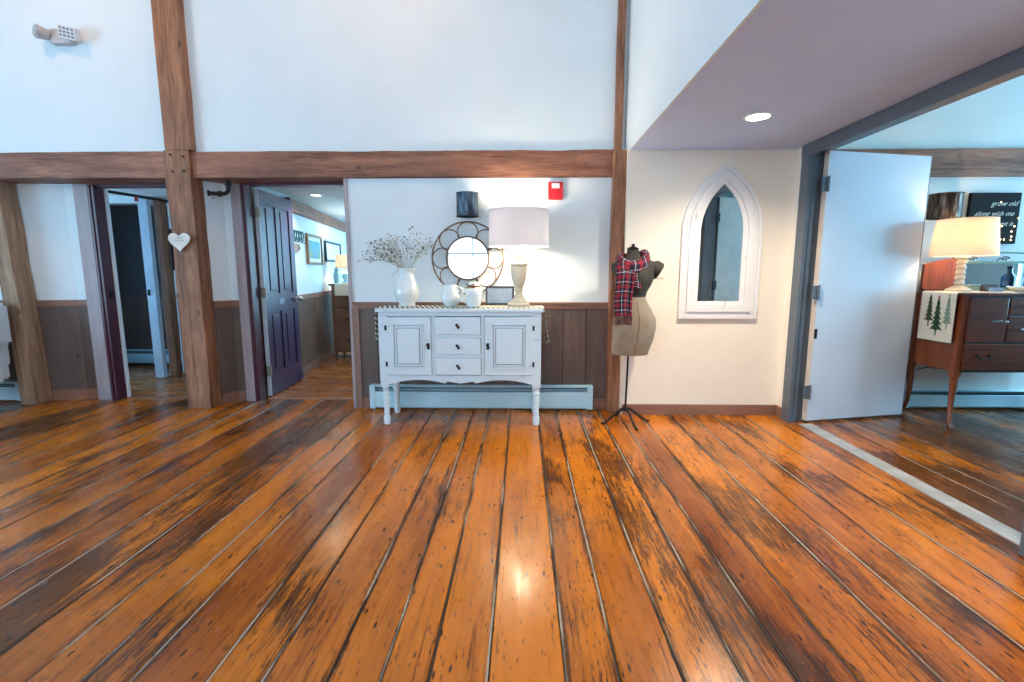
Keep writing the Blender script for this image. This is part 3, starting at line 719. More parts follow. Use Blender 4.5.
def heater(name, x0, x1, y1, z0, z1, lab, slots=True, dep=.065):
    r = empty(name, ((x0+x1)/2, y1-dep/2, z0), lab, 'heater'); y0 = y1-dep; H = z1-z0
    mb = MB(); mb.prism([(y1, z0), (y1, z1), (y0+.02, z1), (y0+.012, z1-.012), (y1-.02, z1-.012), (y1-.02, z0)], x0+.045, x1-.045, 'x'); mb.build('back_plate', 'heater', r)
    mb = MB(); mb.prism([(y0, z0+.02), (y0, z0+H*.70), (y0+.008, z0+H*.74), (y0+.014, z0+H*.70), (y0+.014, z0+.02)], x0+.045, x1-.045, 'x'); mb.build('front_panel', 'heater', r)
    mb = MB(); mb.prism([(y0+.004, z1-.02), (y0+.03, z1-.03), (y0+.03, z1-.036), (y0+.004, z1-.028)], x0+.045, x1-.045, 'x'); mb.build('damper', 'fin', r)
    n = min(90, int((x1-x0)/.02)); mb = MB()
    mb.cyl((x0+.05, y0+.035, z0+H*.5), (x1-.05, y0+.035, z0+H*.5), .009)
    for i in range(n):
        x = x0+.06+(x1-x0-.12)*i/(n-1); mb.box(x-.001, x+.001, y0+.018, y1-.022, z0+.06, z0+H*.78)
    mb.build('fins', 'fin', r)
    for x in (x0, x1-.05):
        B(x, x+.05, y0-.003, y1, z0+.005, z1+.002, .004).build('end_cap', 'heater', r)
    return r
heater('baseboard_heater', -1.40, .648, 4.342, .012, .235, 'long pale blue white baseboard heater under the sideboard')
heater('baseboard_heater', 3.55, 6.1, 4.469, .01, .185, 'blue lit baseboard heater under the mahogany dresser')
heater('baseboard_heater', -5.6, -4.4, 6.384, .03, .22, 'dark baseboard heater inside the left doorway')
heater('baseboard_heater', -6.6, -4.90, 4.54, .01, .20, 'baseboard heater end beside the armchair at the left edge')

# ------------------------------------------------------------------ purple panel door
def panel_door():
    hx, hy = -2.59, 4.73; ang = atan2(.77, -.045); W_, H_ = .78, 2.055; T = .04
    xf = Matrix.Translation((hx, hy, 0)) @ Matrix.Rotation(ang, 4, 'Z')   # local x hinge->free, local -y faces the camera side
    st = .105
    o = MB(); o.xf = xf
    mids = [(st, W_/2-.045), (W_/2+.045, W_-st)]; rows = [(.24, .86), (1.04, 1.93)]
    # stiles, rails
    o.box(0, st, -T, 0, .012, H_); o.box(W_-st, W_, -T, 0, .012, H_); o.box(W_/2-.045, W_/2+.045, -T, 0, .012, H_)
    for z0, z1 in ((.012, .24), (.86, 1.04), (1.93, H_)):
        for a, b in mids: o.box(a, b, -T, 0, z0, z1)
    r = struct(o.build('door_2', 'purple'), 'open purple four panel door in the hall doorway')
    for a, b in mids:
        for z0, z1 in rows:
            p = MB(); p.xf = xf; p.box(a, b, -T+.012, -.012, z0, z1); p.box(a+.035, b-.035, -T+.003, -.003, z0+.035, z1-.035, .006); p.build('panel', 'purple', r)
    e = MB(); e.xf = xf; e.box(-.006, 0, -T, 0, .012, H_); e.build('hinge_edge', 'door_edge', r, label='pale blue white hinge edge')
    for z in (1.84, 1.06, .27):
        h = MB(); h.xf = xf; h.box(-.010, -.006, -T-.002, .0, z-.05, z+.05); h.cyl((-.008, -T-.008, z-.05), (-.008, -T-.008, z+.05), .008); h.build('hinge', 'brass', r)
    k = MB(); k.xf = xf; k.cyl((W_-.06, -T, .965), (W_-.06, -T-.012, .965), .03); k.cyl((W_-.06, -T-.012, .965), (W_-.06, -T-.04, .965), .01); k.sph((W_-.06, -T-.055, .965), .028, seg=16); k.build('door_knob', 'silver', r, True)
    k = MB(); k.xf = xf; k.box(W_/2-.09, W_/2+.03, -T-.004, -T, .93, .99, .002); k.build('plaque', 'artgrey', r, label='small pale blue plaque')
    k = MB(); k.xf = xf; k.cyl((W_-.05, -T, .10), (W_-.05, -T-.03, .10), .012); k.box(W_-.065, W_-.035, -T-.045, -T-.02, .02, .13, .004); k.build('door_stop', 'silver', r)
    return r
panel_door()
r = struct(jamb(-2.628, -2.585, 4.56, 4.69, '').build('door_2_frame', 'burgundy'), 'burgundy door frame beside the purple door')
B(-2.60, -1.58, 4.56, 4.66, 2.06, 2.085).build('head_jamb', 'burgundy', r)
struct(B(-2.535, -1.575, 4.635, 4.668, -.01, .006).build('trim_7', 'rail'), 'wooden threshold of the hall doorway')
struct(B(-3.99, -3.11, 4.635, 4.668, -.01, .006).build('trim_8', 'rail'), 'wooden threshold of the left doorway')

# ------------------------------------------------------------------ sideboard
def sideboard():
    X0, X1, Y0, Y1 = -1.165, .155, 3.845, 4.25; ZT = .972; ZB = .40
    r = empty('sideboard', ((X0+X1)/2, (Y0+Y1)/2, 0), 'distressed white sideboard with two panel doors and three middle drawers', 'sideboard')
    mb = MB(); t = .02
    mb.box(X0, X0+.04, Y0, Y1, ZB-.02, .945); mb.box(X1-.04, X1, Y0, Y1, ZB-.02, .945); mb.box(X0+.04, X0+.064, Y0, Y0+.03, ZB+.025, .912); mb.box(X1-.064, X1-.04, Y0, Y0+.03, ZB+.025, .912); mb.box(X0+.04, X1-.04, Y1-t, Y1, ZB, .945)
    mb.box(X0+.04, X1-.04, Y0, Y1-t, ZB, ZB+.025); mb.box(X0+.04, X1-.04, Y0, Y0+.02, .912, .945)
    for x in (-.722, -.318): mb.box(x-.012, x+.012, Y0, Y1-t, ZB+.025, .912)
    for z in (.585, .748): mb.box(-.71, -.33, Y0, Y0+.03, z-.012, z+.012)
    mb.build('carcass', 'chalk', r)
    B(X0-.018, X1+.018, Y0-.025, Y1+.01, .945, ZT, .008).build('top', 'chalk', r)
    # scalloped apron
    def apron(x0, x1, y0, y1):
        n = 60; top = []; bot = []
        for i in range(n+1):
            u = i/n; x = x0+(x1-x0)*u; s = abs(u-.5)*2
            z = ZB-.055+.028*sin(min(1, (1-s)*1.6)*pi/2) if s > .18 else ZB-.04
            z = ZB-.05 if s > .93 else (ZB-.05+.036*(1-((s-.55)/.38)**2) if s > .17 else ZB-.045+.02*abs(s/.17))
            bot.append((x, z))
        mb = MB(); mb.prism([(x0, ZB)]+bot+[(x1, ZB)], y0, y1, 'y'); return mb
    apron(X0+.04, X1-.04, Y0+.002, Y0+.02).build('apron', 'chalk', r)
    # doors
    for x0, x1, kx in ((X0+.06, -.738, -.76), (-.302, X1-.06, -.276)):
        d = MB(); z0, z1 = ZB+.03, .907; yb = Y0-.012
        d.box(x0, x1, yb, Y0+.006, z0, z1, .002)
        d = d.build('door', 'chalk', r)
        mb = MB(); a = .055
        for q0, q1, p0, p1 in ((x0+a, x1-a, z0+a, z0+a+.012), (x0+a, x1-a, z1-a-.012, z1-a), (x0+a, x0+a+.012, z0+a, z1-a), (x1-a-.012, x1-a, z0+a, z1-a)): mb.box(q0, q1, yb-.007, yb, p0, p1, .002)
        mb.build('moulding', 'chalk', d)
        B(x0+.095, x1-.095, yb-.010, yb, z0+.095, z1-.095, .006).build('raised_panel', 'chalk', d)
        mb = MB()
        for q0, q1, p0, p1 in ((x0+a+.013, x1-a-.013, z0+a+.0125, z0+a+.016), (x0+a+.013, x1-a-.013, z1-a-.016, z1-a-.0125), (x0+a+.0125, x0+a+.016, z0+a+.016, z1-a-.016), (x1-a-.016, x1-a-.0125, z0+a+.016, z1-a-.016),
                               (x0+.088, x1-.088, z0+.089, z0+.093), (x0+.088, x1-.088, z1-.093, z1-.089), (x0+.088, x0+.092, z0+.093, z1-.093), (x1-.092, x1-.088, z0+.093, z1-.093)): mb.box(q0, q1, yb-.0015, yb, p0, p1)
        mb.build('worn_line', 'chalk_line', d)
        k = MB(); zc = .668; kx0 = kx
        k.box(kx0-.011, kx0+.011, yb-.004, yb, zc-.026, zc+.026, .003); k.sph((kx0-.004, yb-.014, zc+.012), .011); k.sph((kx0+.004, yb-.014, zc-.012), .011); k.build('latch', 'knob', d, True)
        hx = x0+.002 if kx > x0+.2 else x1-.002
        for z in (z0+.09, z1-.09): B(hx-.008, hx+.008, yb-.005, yb+.002, z-.02, z+.02).build('hinge', 'knob', d)
    # drawers
    for z0, z1 in ((.432, .570), (.600, .734), (.763, .905)):
        d = B(-.706, -.334, Y0-.012, Y0+.25, z0, z1, .003).build('drawer', 'chalk', r)
        k = MB(); zc = (z0+z1)/2; k.sph((-.524, Y0-.03, zc+.008), .012); k.sph((-.512, Y0-.03, zc-.010), .012); k.cyl((-.518, Y0-.012, zc), (-.518, Y0-.03, zc), .007); k.build('knob', 'knob', d, True)
    # turned legs
    P = [(.024, 0), (.027, .02), (.029, .06), (.02, .085), (.024, .10), (.021, .125), (.026, .20), (.030, .235), (.022, .25), (.030, .262), (.030, .275), (.02, .288), (.026, .305), (.03, .33)]
    for x in (X0+.035, X1-.035):
        for y in (Y0+.037, Y1-.04):
            l = MB(); l.lathe(P, (x, y, 0), 20); l.box(x-.034, x+.034, y-.034, y+.034, .325, .40, .003); l.build('leg', 'chalk', r, True)
    return r
sideboard()
def runner_side():
    # cloth lying on the top and hanging over both ends
    x0, x1 = -1.185, .175; path = [(-1.192, .70), (-1.195, .80), (-1.191, .93), (x0-.003, .9765), (-1.12, .9765)]
    n = 24
    for i in range(n+1): path.append((-1.10+(.10+1.10)*i/n, .9765))
    path += [(.15, .9765), (x1+.004, .9755), (.184, .93), (.196, .82), (.216, .72), (.218, .70), (.209, .690), (.199, .697), (.194, .712)]
    L = [0]
    for a, b in zip(path, path[1:]): L.append(L[-1]+hypot(b[0]-a[0], b[1]-a[1]))
    mb = MB()
    def f(u, v):
        i = min(int(u*(len(path)-1)+1e-6), len(path)-1); p = path[i]; return (p[0], 3.862+.30*v, p[1])
    mb.grid(f, len(path)-1, 3, .004, (1, .25))
    uvl = mb.bm.loops.layers.uv.verify()
    for fc in mb.bm.faces:
        for l in fc.loops:
            k = min(len(L)-1, int(l[uvl].uv.x*(len(path)-1)+.5)); l[uvl].uv.x = L[k]
    return tag(mb.build('table_runner', 'runner', smooth=True), 'black and cream striped runner along the top of the white sideboard', 'table runner')
runner_side()
ZT = .9795
# ------------------------------------------------------------------ pitcher with stems
def handle(mb, c, x0, z0, x1, z1, out, r=.009):
    pts = []
    for i in range(13):
        t = i/12; x = x0+(x1-x0)*t+out*sin(pi*t)**.8; z = z0+(z1-z0)*t+.02*sin(pi*t); pts.append((c[0]+x, c[1], c[2]+z))
    mb.tube(pts, r, 10)
def pitcher(name, c, prof, hnd, label, cat, spdir=0, spout_amt=.03, mat='ceramic'):
    r = empty(name, c, label, cat); zm = prof[-1][1]
    def sp(rr, z, a):
        k = max(0, (z/zm-.72)/.28); d = (a-spdir+pi) % (2*pi)-pi
        return rr+spout_amt*k*math.exp(-(d/.45)**2)
    mb = MB(); inner = [(max(.004, q-.005), z) for q, z in reversed(prof) if z > .02]+[(.0001, .02)]
    mb.lathe([(.0001, 0)]+prof+inner, c, 40, False, spout=sp); mb.build('body', mat, r, 'full')
    h = MB(); handle(h, c, *hnd); h.build('handle', mat, r, 'full'); return r
pc = (-.972, 4.05, ZT)
pitcher('pitcher', pc, [(.068, 0), (.072, .012), (.066, .02), (.085, .05), (.102, .09), (.104, .12), (.093, .165), (.074, .21), (.060, .25), (.054, .275), (.058, .30), (.066, .318)], (-.058, .31, -.088, .13, -.045), 'tall white ceramic pitcher holding dried stems on the left of the sideboard', 'pitcher')
def stems():
    r = empty('dried_bouquet', (pc[0], pc[1], ZT+.03), 'spray of dried stems with white buds and small dark leaves in the pitcher', 'dried flowers')
    rnd = random.Random(5); st, lf, bd, be = MB(), MB(), MB(), MB()
    for i in range(46):
        side = rnd.random(); a = rnd.uniform(-1, 1); tgt_x = a*.30; top = .50+.17*(1-abs(a))*rnd.uniform(.3, 1.1)
        if i % 4 == 0: tgt_x = -rnd.uniform(.22, .40); top = rnd.uniform(.37, .47)
        y = rnd.uniform(-.12, .14); b0 = Vector((pc[0]+rnd.uniform(-.03, .03), pc[1]+rnd.uniform(-.03, .03), ZT+.04))
        neck = Vector((pc[0]+max(-1, min(1, tgt_x/.3))*.035, pc[1]+y*.25, ZT+.30)); tip = Vector((pc[0]+tgt_x, pc[1]+y, ZT+top))
        pts = [b0, b0.lerp(neck, .5), neck]
        for k in range(1, 7):
            t = k/6; q = neck.lerp(tip, t); q.z += .05*sin(pi*t)*(.5+abs(tgt_x)) ; q.x += rnd.uniform(-.006, .006); pts.append(q)
        st.tube(pts, .0013, 4)
        for q in pts[4:]:
            for _ in range(2):
                o = q+Vector((rnd.uniform(-.028, .028), rnd.uniform(-.02, .02), rnd.uniform(-.014, .028)))
                kind = rnd.random(); st.tube([q, o], .0008, 3)
                if tgt_x < -.12: kind *= .75
                if kind < .22: lf.sph(o, .007, rnd.uniform(.8, 1.5), .5, rnd.uniform(.5, 1.2), 6)
                elif kind < .42: be.sph(o, .0045, seg=6)
                else: bd.sph(o, .0055, seg=6)
    st.build('stems', 'stem', r); lf.build('leaves', 'leaf', r)['kind'] = 'stuff'; bd.build('buds', 'bud', r)['kind'] = 'stuff'; be.build('berries', 'berry', r)['kind'] = 'stuff'
stems()
pitcher('pitcher', (-.59, 3.98, ZT), [(.045, 0), (.05, .008), (.068, .03), (.077, .06), (.074, .09), (.055, .13), (.045, .155), (.052, .18)], (.045, .165, .070, .06, .045, .007), 'round bellied white pitcher left of the handled mug, in front of the round mirror', 'pitcher', pi, .028)
pitcher('mug', (-.40, 3.93, ZT), [(.05, 0), (.056, .01), (.06, .05), (.062, .10), (.064, .145)], (-.058, .12, -.056, .03, -.05, .008), 'straight white mug in front of the round mirror, its handle to the left', 'mug', 0, .02)
r = empty('jar', (-.41, 4.10, ZT), 'white jar tied with brown twine behind the white mug', 'jar')
MB().lathe([(.0001, 0), (.052, 0), (.062, .02), (.064, .10), (.05, .15), (.045, .17), (.055, .195), (.05, .2), (.04, .18), (.0001, .17)], (-.41, 4.10, ZT), 28, False).build('body', 'ceramic', r, 'full')
mb = MB(); mb.tube([(-.41+.049*cos(a), 4.10+.049*sin(a), ZT+.165) for a in [2*pi*i/24 for i in range(24)]], .006, 6, True)
for s in (-1, 1): mb.tube([(-.435, 4.045, ZT+.165), (-.435+s*.03, 4.035, ZT+.185), (-.435+s*.038, 4.035, ZT+.155), (-.435, 4.045, ZT+.163)], .006, 6)
mb.build('twine_bow', 'twine', r, True)
# photo frame leaning back
def photo_frame():
    xf = Matrix.Translation((-.195, 4.205, ZT)) @ Matrix.Rotation(radians(-10), 4, 'X')
    r = empty('photo_frame', (-.195, 4.205, ZT), 'small dark rectangular photo frame with a plain blue grey print beside the lamp', 'photo frame')
    a = MB(); a.xf = xf; w_, h_, b_ = .125, .165, .016
    for q in ((-w_, w_, 0, .014, 0, b_), (-w_, w_, 0, .014, h_-b_, h_), (-w_, -w_+b_, 0, .014, b_, h_-b_), (w_-b_, w_, 0, .014, b_, h_-b_)): a.box(*q)
    a.build('frame', 'blackwood', r); p = MB(); p.xf = xf; p.box(-w_+b_, w_-b_, .004, .008, b_, h_-b_); p.build('print', 'artgrey', r)
    s_ = MB(); s_.xf = xf; s_.box(-.02, .02, .014, .018, .01, .13); s_.build('stand', 'blackwood', r)
photo_frame()
# ------------------------------------------------------------------ round mirror of interlocking rings
def ring(mb, c, R, r_, n=48, seg=8):
    mb.tube([(c[0]+R*cos(2*pi*i/n), c[1], c[2]+R*sin(2*pi*i/n)) for i in range(n)], r_, seg, True)
mc = (-.484, 4.325, 1.385)
r = empty('round_mirror', (mc[0], 4.34, mc[2]-.32), 'round wall mirror framed by interlocking bronze rings above the sideboard', 'mirror')
mb = MB(); ring(mb, mc, .318, .007); mb.build('outer_ring', 'ring', r, 'full')
mb = MB(); ring(mb, (mc[0], 4.314, mc[2]), .187, .0085, 64); mb.build('inner_ring', 'ring', r, 'full')
for i in range(8):
    a = pi/8*0+2*pi*i/8+pi/2; mb = MB(); q = .2255
    ring(mb, (mc[0]+q*cos(a), mc[1]+.002*(i%2), mc[2]+q*sin(a)), .0905, .0052, 44)
    mb.build('lobe_ring', 'ring', r, 'full')
MB().cyl((mc[0], 4.314, mc[2]), (mc[0], 4.334, mc[2]), .186, seg=64).build('glass', 'mirror', r)
# ------------------------------------------------------------------ sconces
def sconce(c, R, H, mat, lab):
    r = empty('wall_sconce', (c[0], c[1]+R, c[2]), lab, 'sconce')
    mb = MB(); seg = 28; pr = [(R, 0), (R, H), (R-.006, H), (R-.006, 0), (R, 0)]
    rows = [(c[0]+R*cos(a), c[1]+R*sin(a)) for a in [2*pi*i/seg for i in range(seg)]]
    mb.lathe(pr, c, 40, False); mb.build('shell', mat, r, True)
    for z in (0.004, H-.004):
        m2 = MB(); m2.tube([(c[0]+(R+.001)*cos(2*pi*i/36), c[1]+(R+.001)*sin(2*pi*i/36), c[2]+z) for i in range(36)], .004, 6, True); m2.build('rim', mat, r, True)
    B(c[0]-.03, c[0]+.03, c[1]+R-.008, c[1]+R+.012, c[2]+H*.3, c[2]+H*.7).build('bracket', 'blackmetal', r)
    return r
sconce((-.472, 4.24, 1.735), .094, .20, 'sconce', 'dark embossed metal cylinder sconce above the round mirror')
sconce((3.645, 4.34, 1.72), .115, .21, 'sconce_b', 'bronze embossed cylinder sconce on the wall of the room at the right')
# ------------------------------------------------------------------ lamp on sideboard
def drum(c, R0, R1, z0, z1, mat, r, faceted=0):
    mb = MB(); seg = faceted or 48
    mb.lathe([(R0, z0), (R1, z1), (R1-.003, z1), (R0-.003, z0), (R0, z0)], c, seg, False); mb.build('lamp_shade', mat, r, True)
    for R, z in ((R0, z0), (R1, z1)):
        m2 = MB(); m2.tube([(c[0]+R*cos(2*pi*i/seg), c[1]+R*sin(2*pi*i/seg), c[2]+z) for i in range(seg)], .003, 5, True); m2.build('shade_rim', mat, r)
    m3 = MB()
    for k in range(3):
        a = 2*pi*k/3+.4; m3.cyl((c[0], c[1], c[2]+z1-.02), (c[0]+R1*.99*cos(a), c[1]+R1*.99*sin(a), c[2]+z1-.008), .0018, seg=6)
    m3.build('shade_spider', 'silver', r)
lc = (-.028, 4.08, ZT)
r = empty('table_lamp', lc, 'table lamp with grey drum shade and distressed turned base on the sideboard', 'lamp')
P = [(.0001, 0), (.092, 0), (.094, .006), (.094, .018), (.090, .024), (.078, .028), (.076, .034), (.060, .05), (.046, .066), (.036, .082), (.036, .088), (.030, .092), (.027, .11), (.030, .125), (.040, .130), (.040, .138), (.030, .143), (.034, .155), (.044, .175), (.056, .21), (.066, .26), (.071, .31), (.072, .325),
     (.066, .328), (.066, .334), (.078, .338), (.080, .348), (.078, .358), (.070, .362), (.060, .368), (.040, .378), (.032, .386), (.028, .40), (.034, .404), (.034, .416), (.026, .42), (.024, .445), (.0001, .447)]
MB().lathe(P, lc, 40, False).build('lamp_base', 'lampbase', r, True)
MB().cyl((lc[0], lc[1], ZT+.44), (lc[0], lc[1], ZT+.53), .014).build('socket', 'silver', r, True)
MB().sph((lc[0], lc[1], ZT+.585), .028, 1, 1, 1.2, 16).build('bulb', 'bulb', r, 'full')
drum(lc, .250, .247, .495, .785, 'shade_grey', r, 48)
point('sideboard_lamp_light', (lc[0], lc[1], ZT+.60), 8.5, (1, .80, .54), .09)
# ------------------------------------------------------------------ fire alarm, switch, emergency light
r = empty('fire_alarm', (.288, 4.36, 1.885), 'red fire alarm strobe on the wall just under the beam', 'fire alarm')
B(.224, .352, 4.322, 4.36, 1.89, 2.04, .008).build('housing', 'red', r); B(.255, .322, 4.308, 4.325, 1.985, 2.025, .005).build('strobe_lens', 'plastic', r); B(.262, .318, 4.315, 4.325, 1.91, 1.965, .003).build('sounder', 'red', r)
r = empty('light_switch', (1.195, 4.2, 1.20), 'cream light switch plate beside the dress form', 'switch')
B(1.150, 1.222, 4.192, 4.20, 1.21, 1.325, .003).build('plate', 'switch', r); B(1.178, 1.194, 4.184, 4.193, 1.25, 1.285, .002).build('toggle', 'switch', r)
r = empty('emergency_light', (-3.92, 4.36, 3.18), 'white twin head emergency light high on the upper left wall', 'emergency light')
B(-4.01, -3.83, 4.30, 4.36, 3.185, 3.30, .012).build('housing', 'plastic_grey', r)
h = MB(); h.xf = Matrix.Translation((-3.80, 4.26, 3.245)) @ Matrix.Rotation(radians(14), 4, 'Y') @ Matrix.Rotation(radians(14), 4, 'X'); h.box(-.075, .075, -.02, .03, -.048, .048, .01); h1 = h.build('lamp_head', 'plastic', r)
g = MB(); g.xf = Matrix.Translation((-3.80, 4.26, 3.245)) @ Matrix.Rotation(radians(14), 4, 'Y') @ Matrix.Rotation(radians(14), 4, 'X')
for i in range(4):
    for j in range(3): g.box(-.062+i*.034, -.040+i*.034, -.023, -.019, -.036+j*.027, -.018+j*.027)
g.build('lens_grid', 'grille', h1)
h = MB(); h.cyl((-4.02, 4.31, 3.25), (-4.06, 4.24, 3.255), .042, .056, 24); h.cyl((-4.0, 4.33, 3.25), (-4.02, 4.31, 3.25), .02); h2 = h.build('lamp_head', 'plastic_grey', r, True)
h = MB(); h.cyl((-4.06, 4.24, 3.255), (-4.064, 4.233, 3.2555), .045, seg=24); h.build('reflector', 'silver', h2)
# ------------------------------------------------------------------ heart on the post
r = empty('heart_sign', (-3.03, 4.27, 1.49), 'small white heart plaque with faint lettering hanging on the tall post', 'sign')
pts = []
for i in range(48):
    t = 2*pi*i/48; pts.append((-3.03+.0061*16*sin(t)**3, 1.535+.0058*(13*cos(t)-5*cos(2*t)-2*cos(3*t)-cos(4*t))))
MB().prism(pts, 4.258, 4.270, 'y').build('plaque', 'heart', r)
mb = MB(); mb.tube([(-3.05, 4.264, 1.585), (-3.028, 4.274, 1.69)], .0015, 5); mb.tube([(-3.01, 4.264, 1.585), (-3.028, 4.274, 1.69)], .0015, 5); mb.build('string', 'twine', r)
mb = MB()
for j, (w_, z) in enumerate(((.035, 1.56), (.045, 1.538))):
    n = 18; mb.tube([(-3.03-w_+2*w_*i/n, 4.2575, z+.006*sin(i*1.9)) for i in range(n+1)], .0016, 4)
mb.build('lettering', 'grey_text', r)
# ------------------------------------------------------------------ iron pipe fitting
r = empty('pipe_bracket', (-2.70, 4.42, 1.95), 'black iron pipe elbow fixed under the beam right of the tall post', 'pipe')
mb = MB(); mb.tube([(-2.655, 4.43, 2.09), (-2.655, 4.43, 2.02), (-2.66, 4.43, 1.985), (-2.68, 4.42, 1.965), (-2.71, 4.40, 1.96), (-2.79, 4.36, 1.96)], .018, 12); mb.build('pipe', 'blackmetal', r, True)
for p, q in (((-2.655, 4.43, 2.06), (-2.655, 4.43, 2.03)), ((-2.70, 4.405, 1.96), (-2.73, 4.39, 1.96)), ((-2.785, 4.362, 1.96), (-2.80, 4.355, 1.96))):
    MB().cyl(p, q, .026, seg=14).build('fitting', 'blackmetal', r, True)
MB().cyl((-2.77, 4.37, 1.95), (-2.77, 4.37, 1.915), .007, .016, 10).build('sprinkler_head', 'silver', r, True)
r = empty('sprinkler_pipe', (-4.2, 5.3, 2.05), 'black sprinkler pipe along the ceiling inside the left doorway', 'pipe')
MB().tube([(-4.30, 4.85, 2.085), (-4.22, 5.2, 2.085), (-4.15, 5.7, 2.085), (-4.12, 5.82, 2.085)], .016, 10).build('pipe', 'blackmetal', r, True)
MB().cyl((-4.2, 5.3, 2.075), (-4.2, 5.3, 2.03), .012, .02, 12).build('sprinkler_head', 'red', r, True, label='red glass sprinkler head')

# ------------------------------------------------------------------ dress form
def dress_form():
    K = .982; yc = 3.98
    def T(x, z): return (x*K+.012, 1.26+(z-1.26)*K)
    r = empty('dress_form', (.87, 3.95, 0), 'dress form with burlap hips and dark bodice on a black tripod by the slim post', 'dress form')
    S = [(.573, .905, .152, .105), (.60, .905, .157, .11), (.70, .925, .172, .125), (.80, .935, .180, .135), (.87, .937, .176, .133), (.95, .927, .146, .118), (1.02, .918, .112, .096), (1.06, .916, .101, .09),
         (1.10, .920, .108, .096), (1.16, .932, .128, .12), (1.22, .940, .142, .13), (1.27, .940, .146, .118), (1.31, .942, .158, .10), (1.335, .942, .16, .088), (1.355, .93, .135, .076), (1.375, .915, .09, .062), (1.395, .905, .055, .05), (1.43, .903, .046, .044), (1.445, .903, .044, .042)]
    def skin(sec, lo, hi, mat, nm_, ex=0, lab=None):
        mb = MB(); seg = 40; rings = []
        for z, cx, a, b in sec:
            if z < lo-1e-6 or z > hi+1e-6: continue
            x_, zz = T(cx, z); ring_ = []
            for i in range(seg):
                t = 2*pi*i/seg; bx = b
                if sin(t) < 0 and 1.12 < z < 1.28: bx = b*(1+.22*max(0, cos(2*(t-1.5*pi)*1.6)))   # bust
                ring_.append(mb.bm.verts.new((x_+(a*K+ex)*cos(t), yc+(bx*K+ex)*sin(t), zz)))
            rings.append(ring_)
        for A, Bq in zip(rings, rings[1:]):
            for i in range(seg): mb.bm.faces.new((A[i], A[(i+1) % seg], Bq[(i+1) % seg], Bq[i]))
        mb.bm.faces.new(rings[0]); mb.bm.faces.new(rings[-1])
        return mb.build(nm_, mat, r, True, label=lab)
    skin(S, .5, 1.06, 'burlap', 'hip_cover', 0, 'burlap lower body')
    skin(S, 1.06, 1.5, 'bodice', 'bodice', .002, 'dark cloth upper body')
    mb = MB(); x_, z_ = T(.903, 1.445); mb.lathe([(.0001, 0), (.046, 0), (.048, .012), (.03, .022), (.012, .03), (.014, .045), (.0001, .05)], (x_, yc, z_), 20, False); mb.build('neck_cap', 'knob', r, True)
    for s, x in ((1, 1.085), (-1, .805)):   # arm stumps
        x_, z_ = T(x, 1.28); mb = MB()
        pts = [(x_-.03*s, yc, z_+.012), (x_+.004*s, yc-.002, z_+.006), (x_+.036*s, yc-.006, z_-.012), (x_+.046*s, yc-.008, z_-.018)]
        mb.tube(pts, [.057, .074, .073, .058], 20); mb.build('arm_cap', 'bodice', r, True)
    # seam lines
    mb = MB()
    mb.tube([(T(q[1], q[0])[0]+.01, yc-(q[3]*K)-.0015*1, T(q[1], q[0])[1]) for q in S if q[0] < 1.06], .0018, 5); mb.build('front_seam', 'twine', r)
    hz = .115; hx, hy = .872, 3.945
    MB().cyl((hx+.018, yc, T(0, .6)[1]), (hx, hy, hz), .0085, seg=12).build('pole', 'blackmetal', r, True)
    MB().sph((hx, hy, hz), .02, 1, 1, .8, 12).build('hub', 'blackmetal', r, True)
    for fx, fy in ((.675, 3.89), (.925, 3.745), (1.07, 3.97), (.83, 4.13)):
        dx, dy = fx-hx, fy-hy; pts = [(hx+dx*t, hy+dy*t, h) for t, h in ((0, hz), (.15, hz+.012), (.35, .10), (.6, .062), (.82, .026), (.93, .012), (1.0, .011), (1.08, .015))]
        MB().tube(pts, [.009, .01, .01, .009, .009, .009, .01, .006], 10).build('leg', 'blackmetal', r, True)
dress_form()
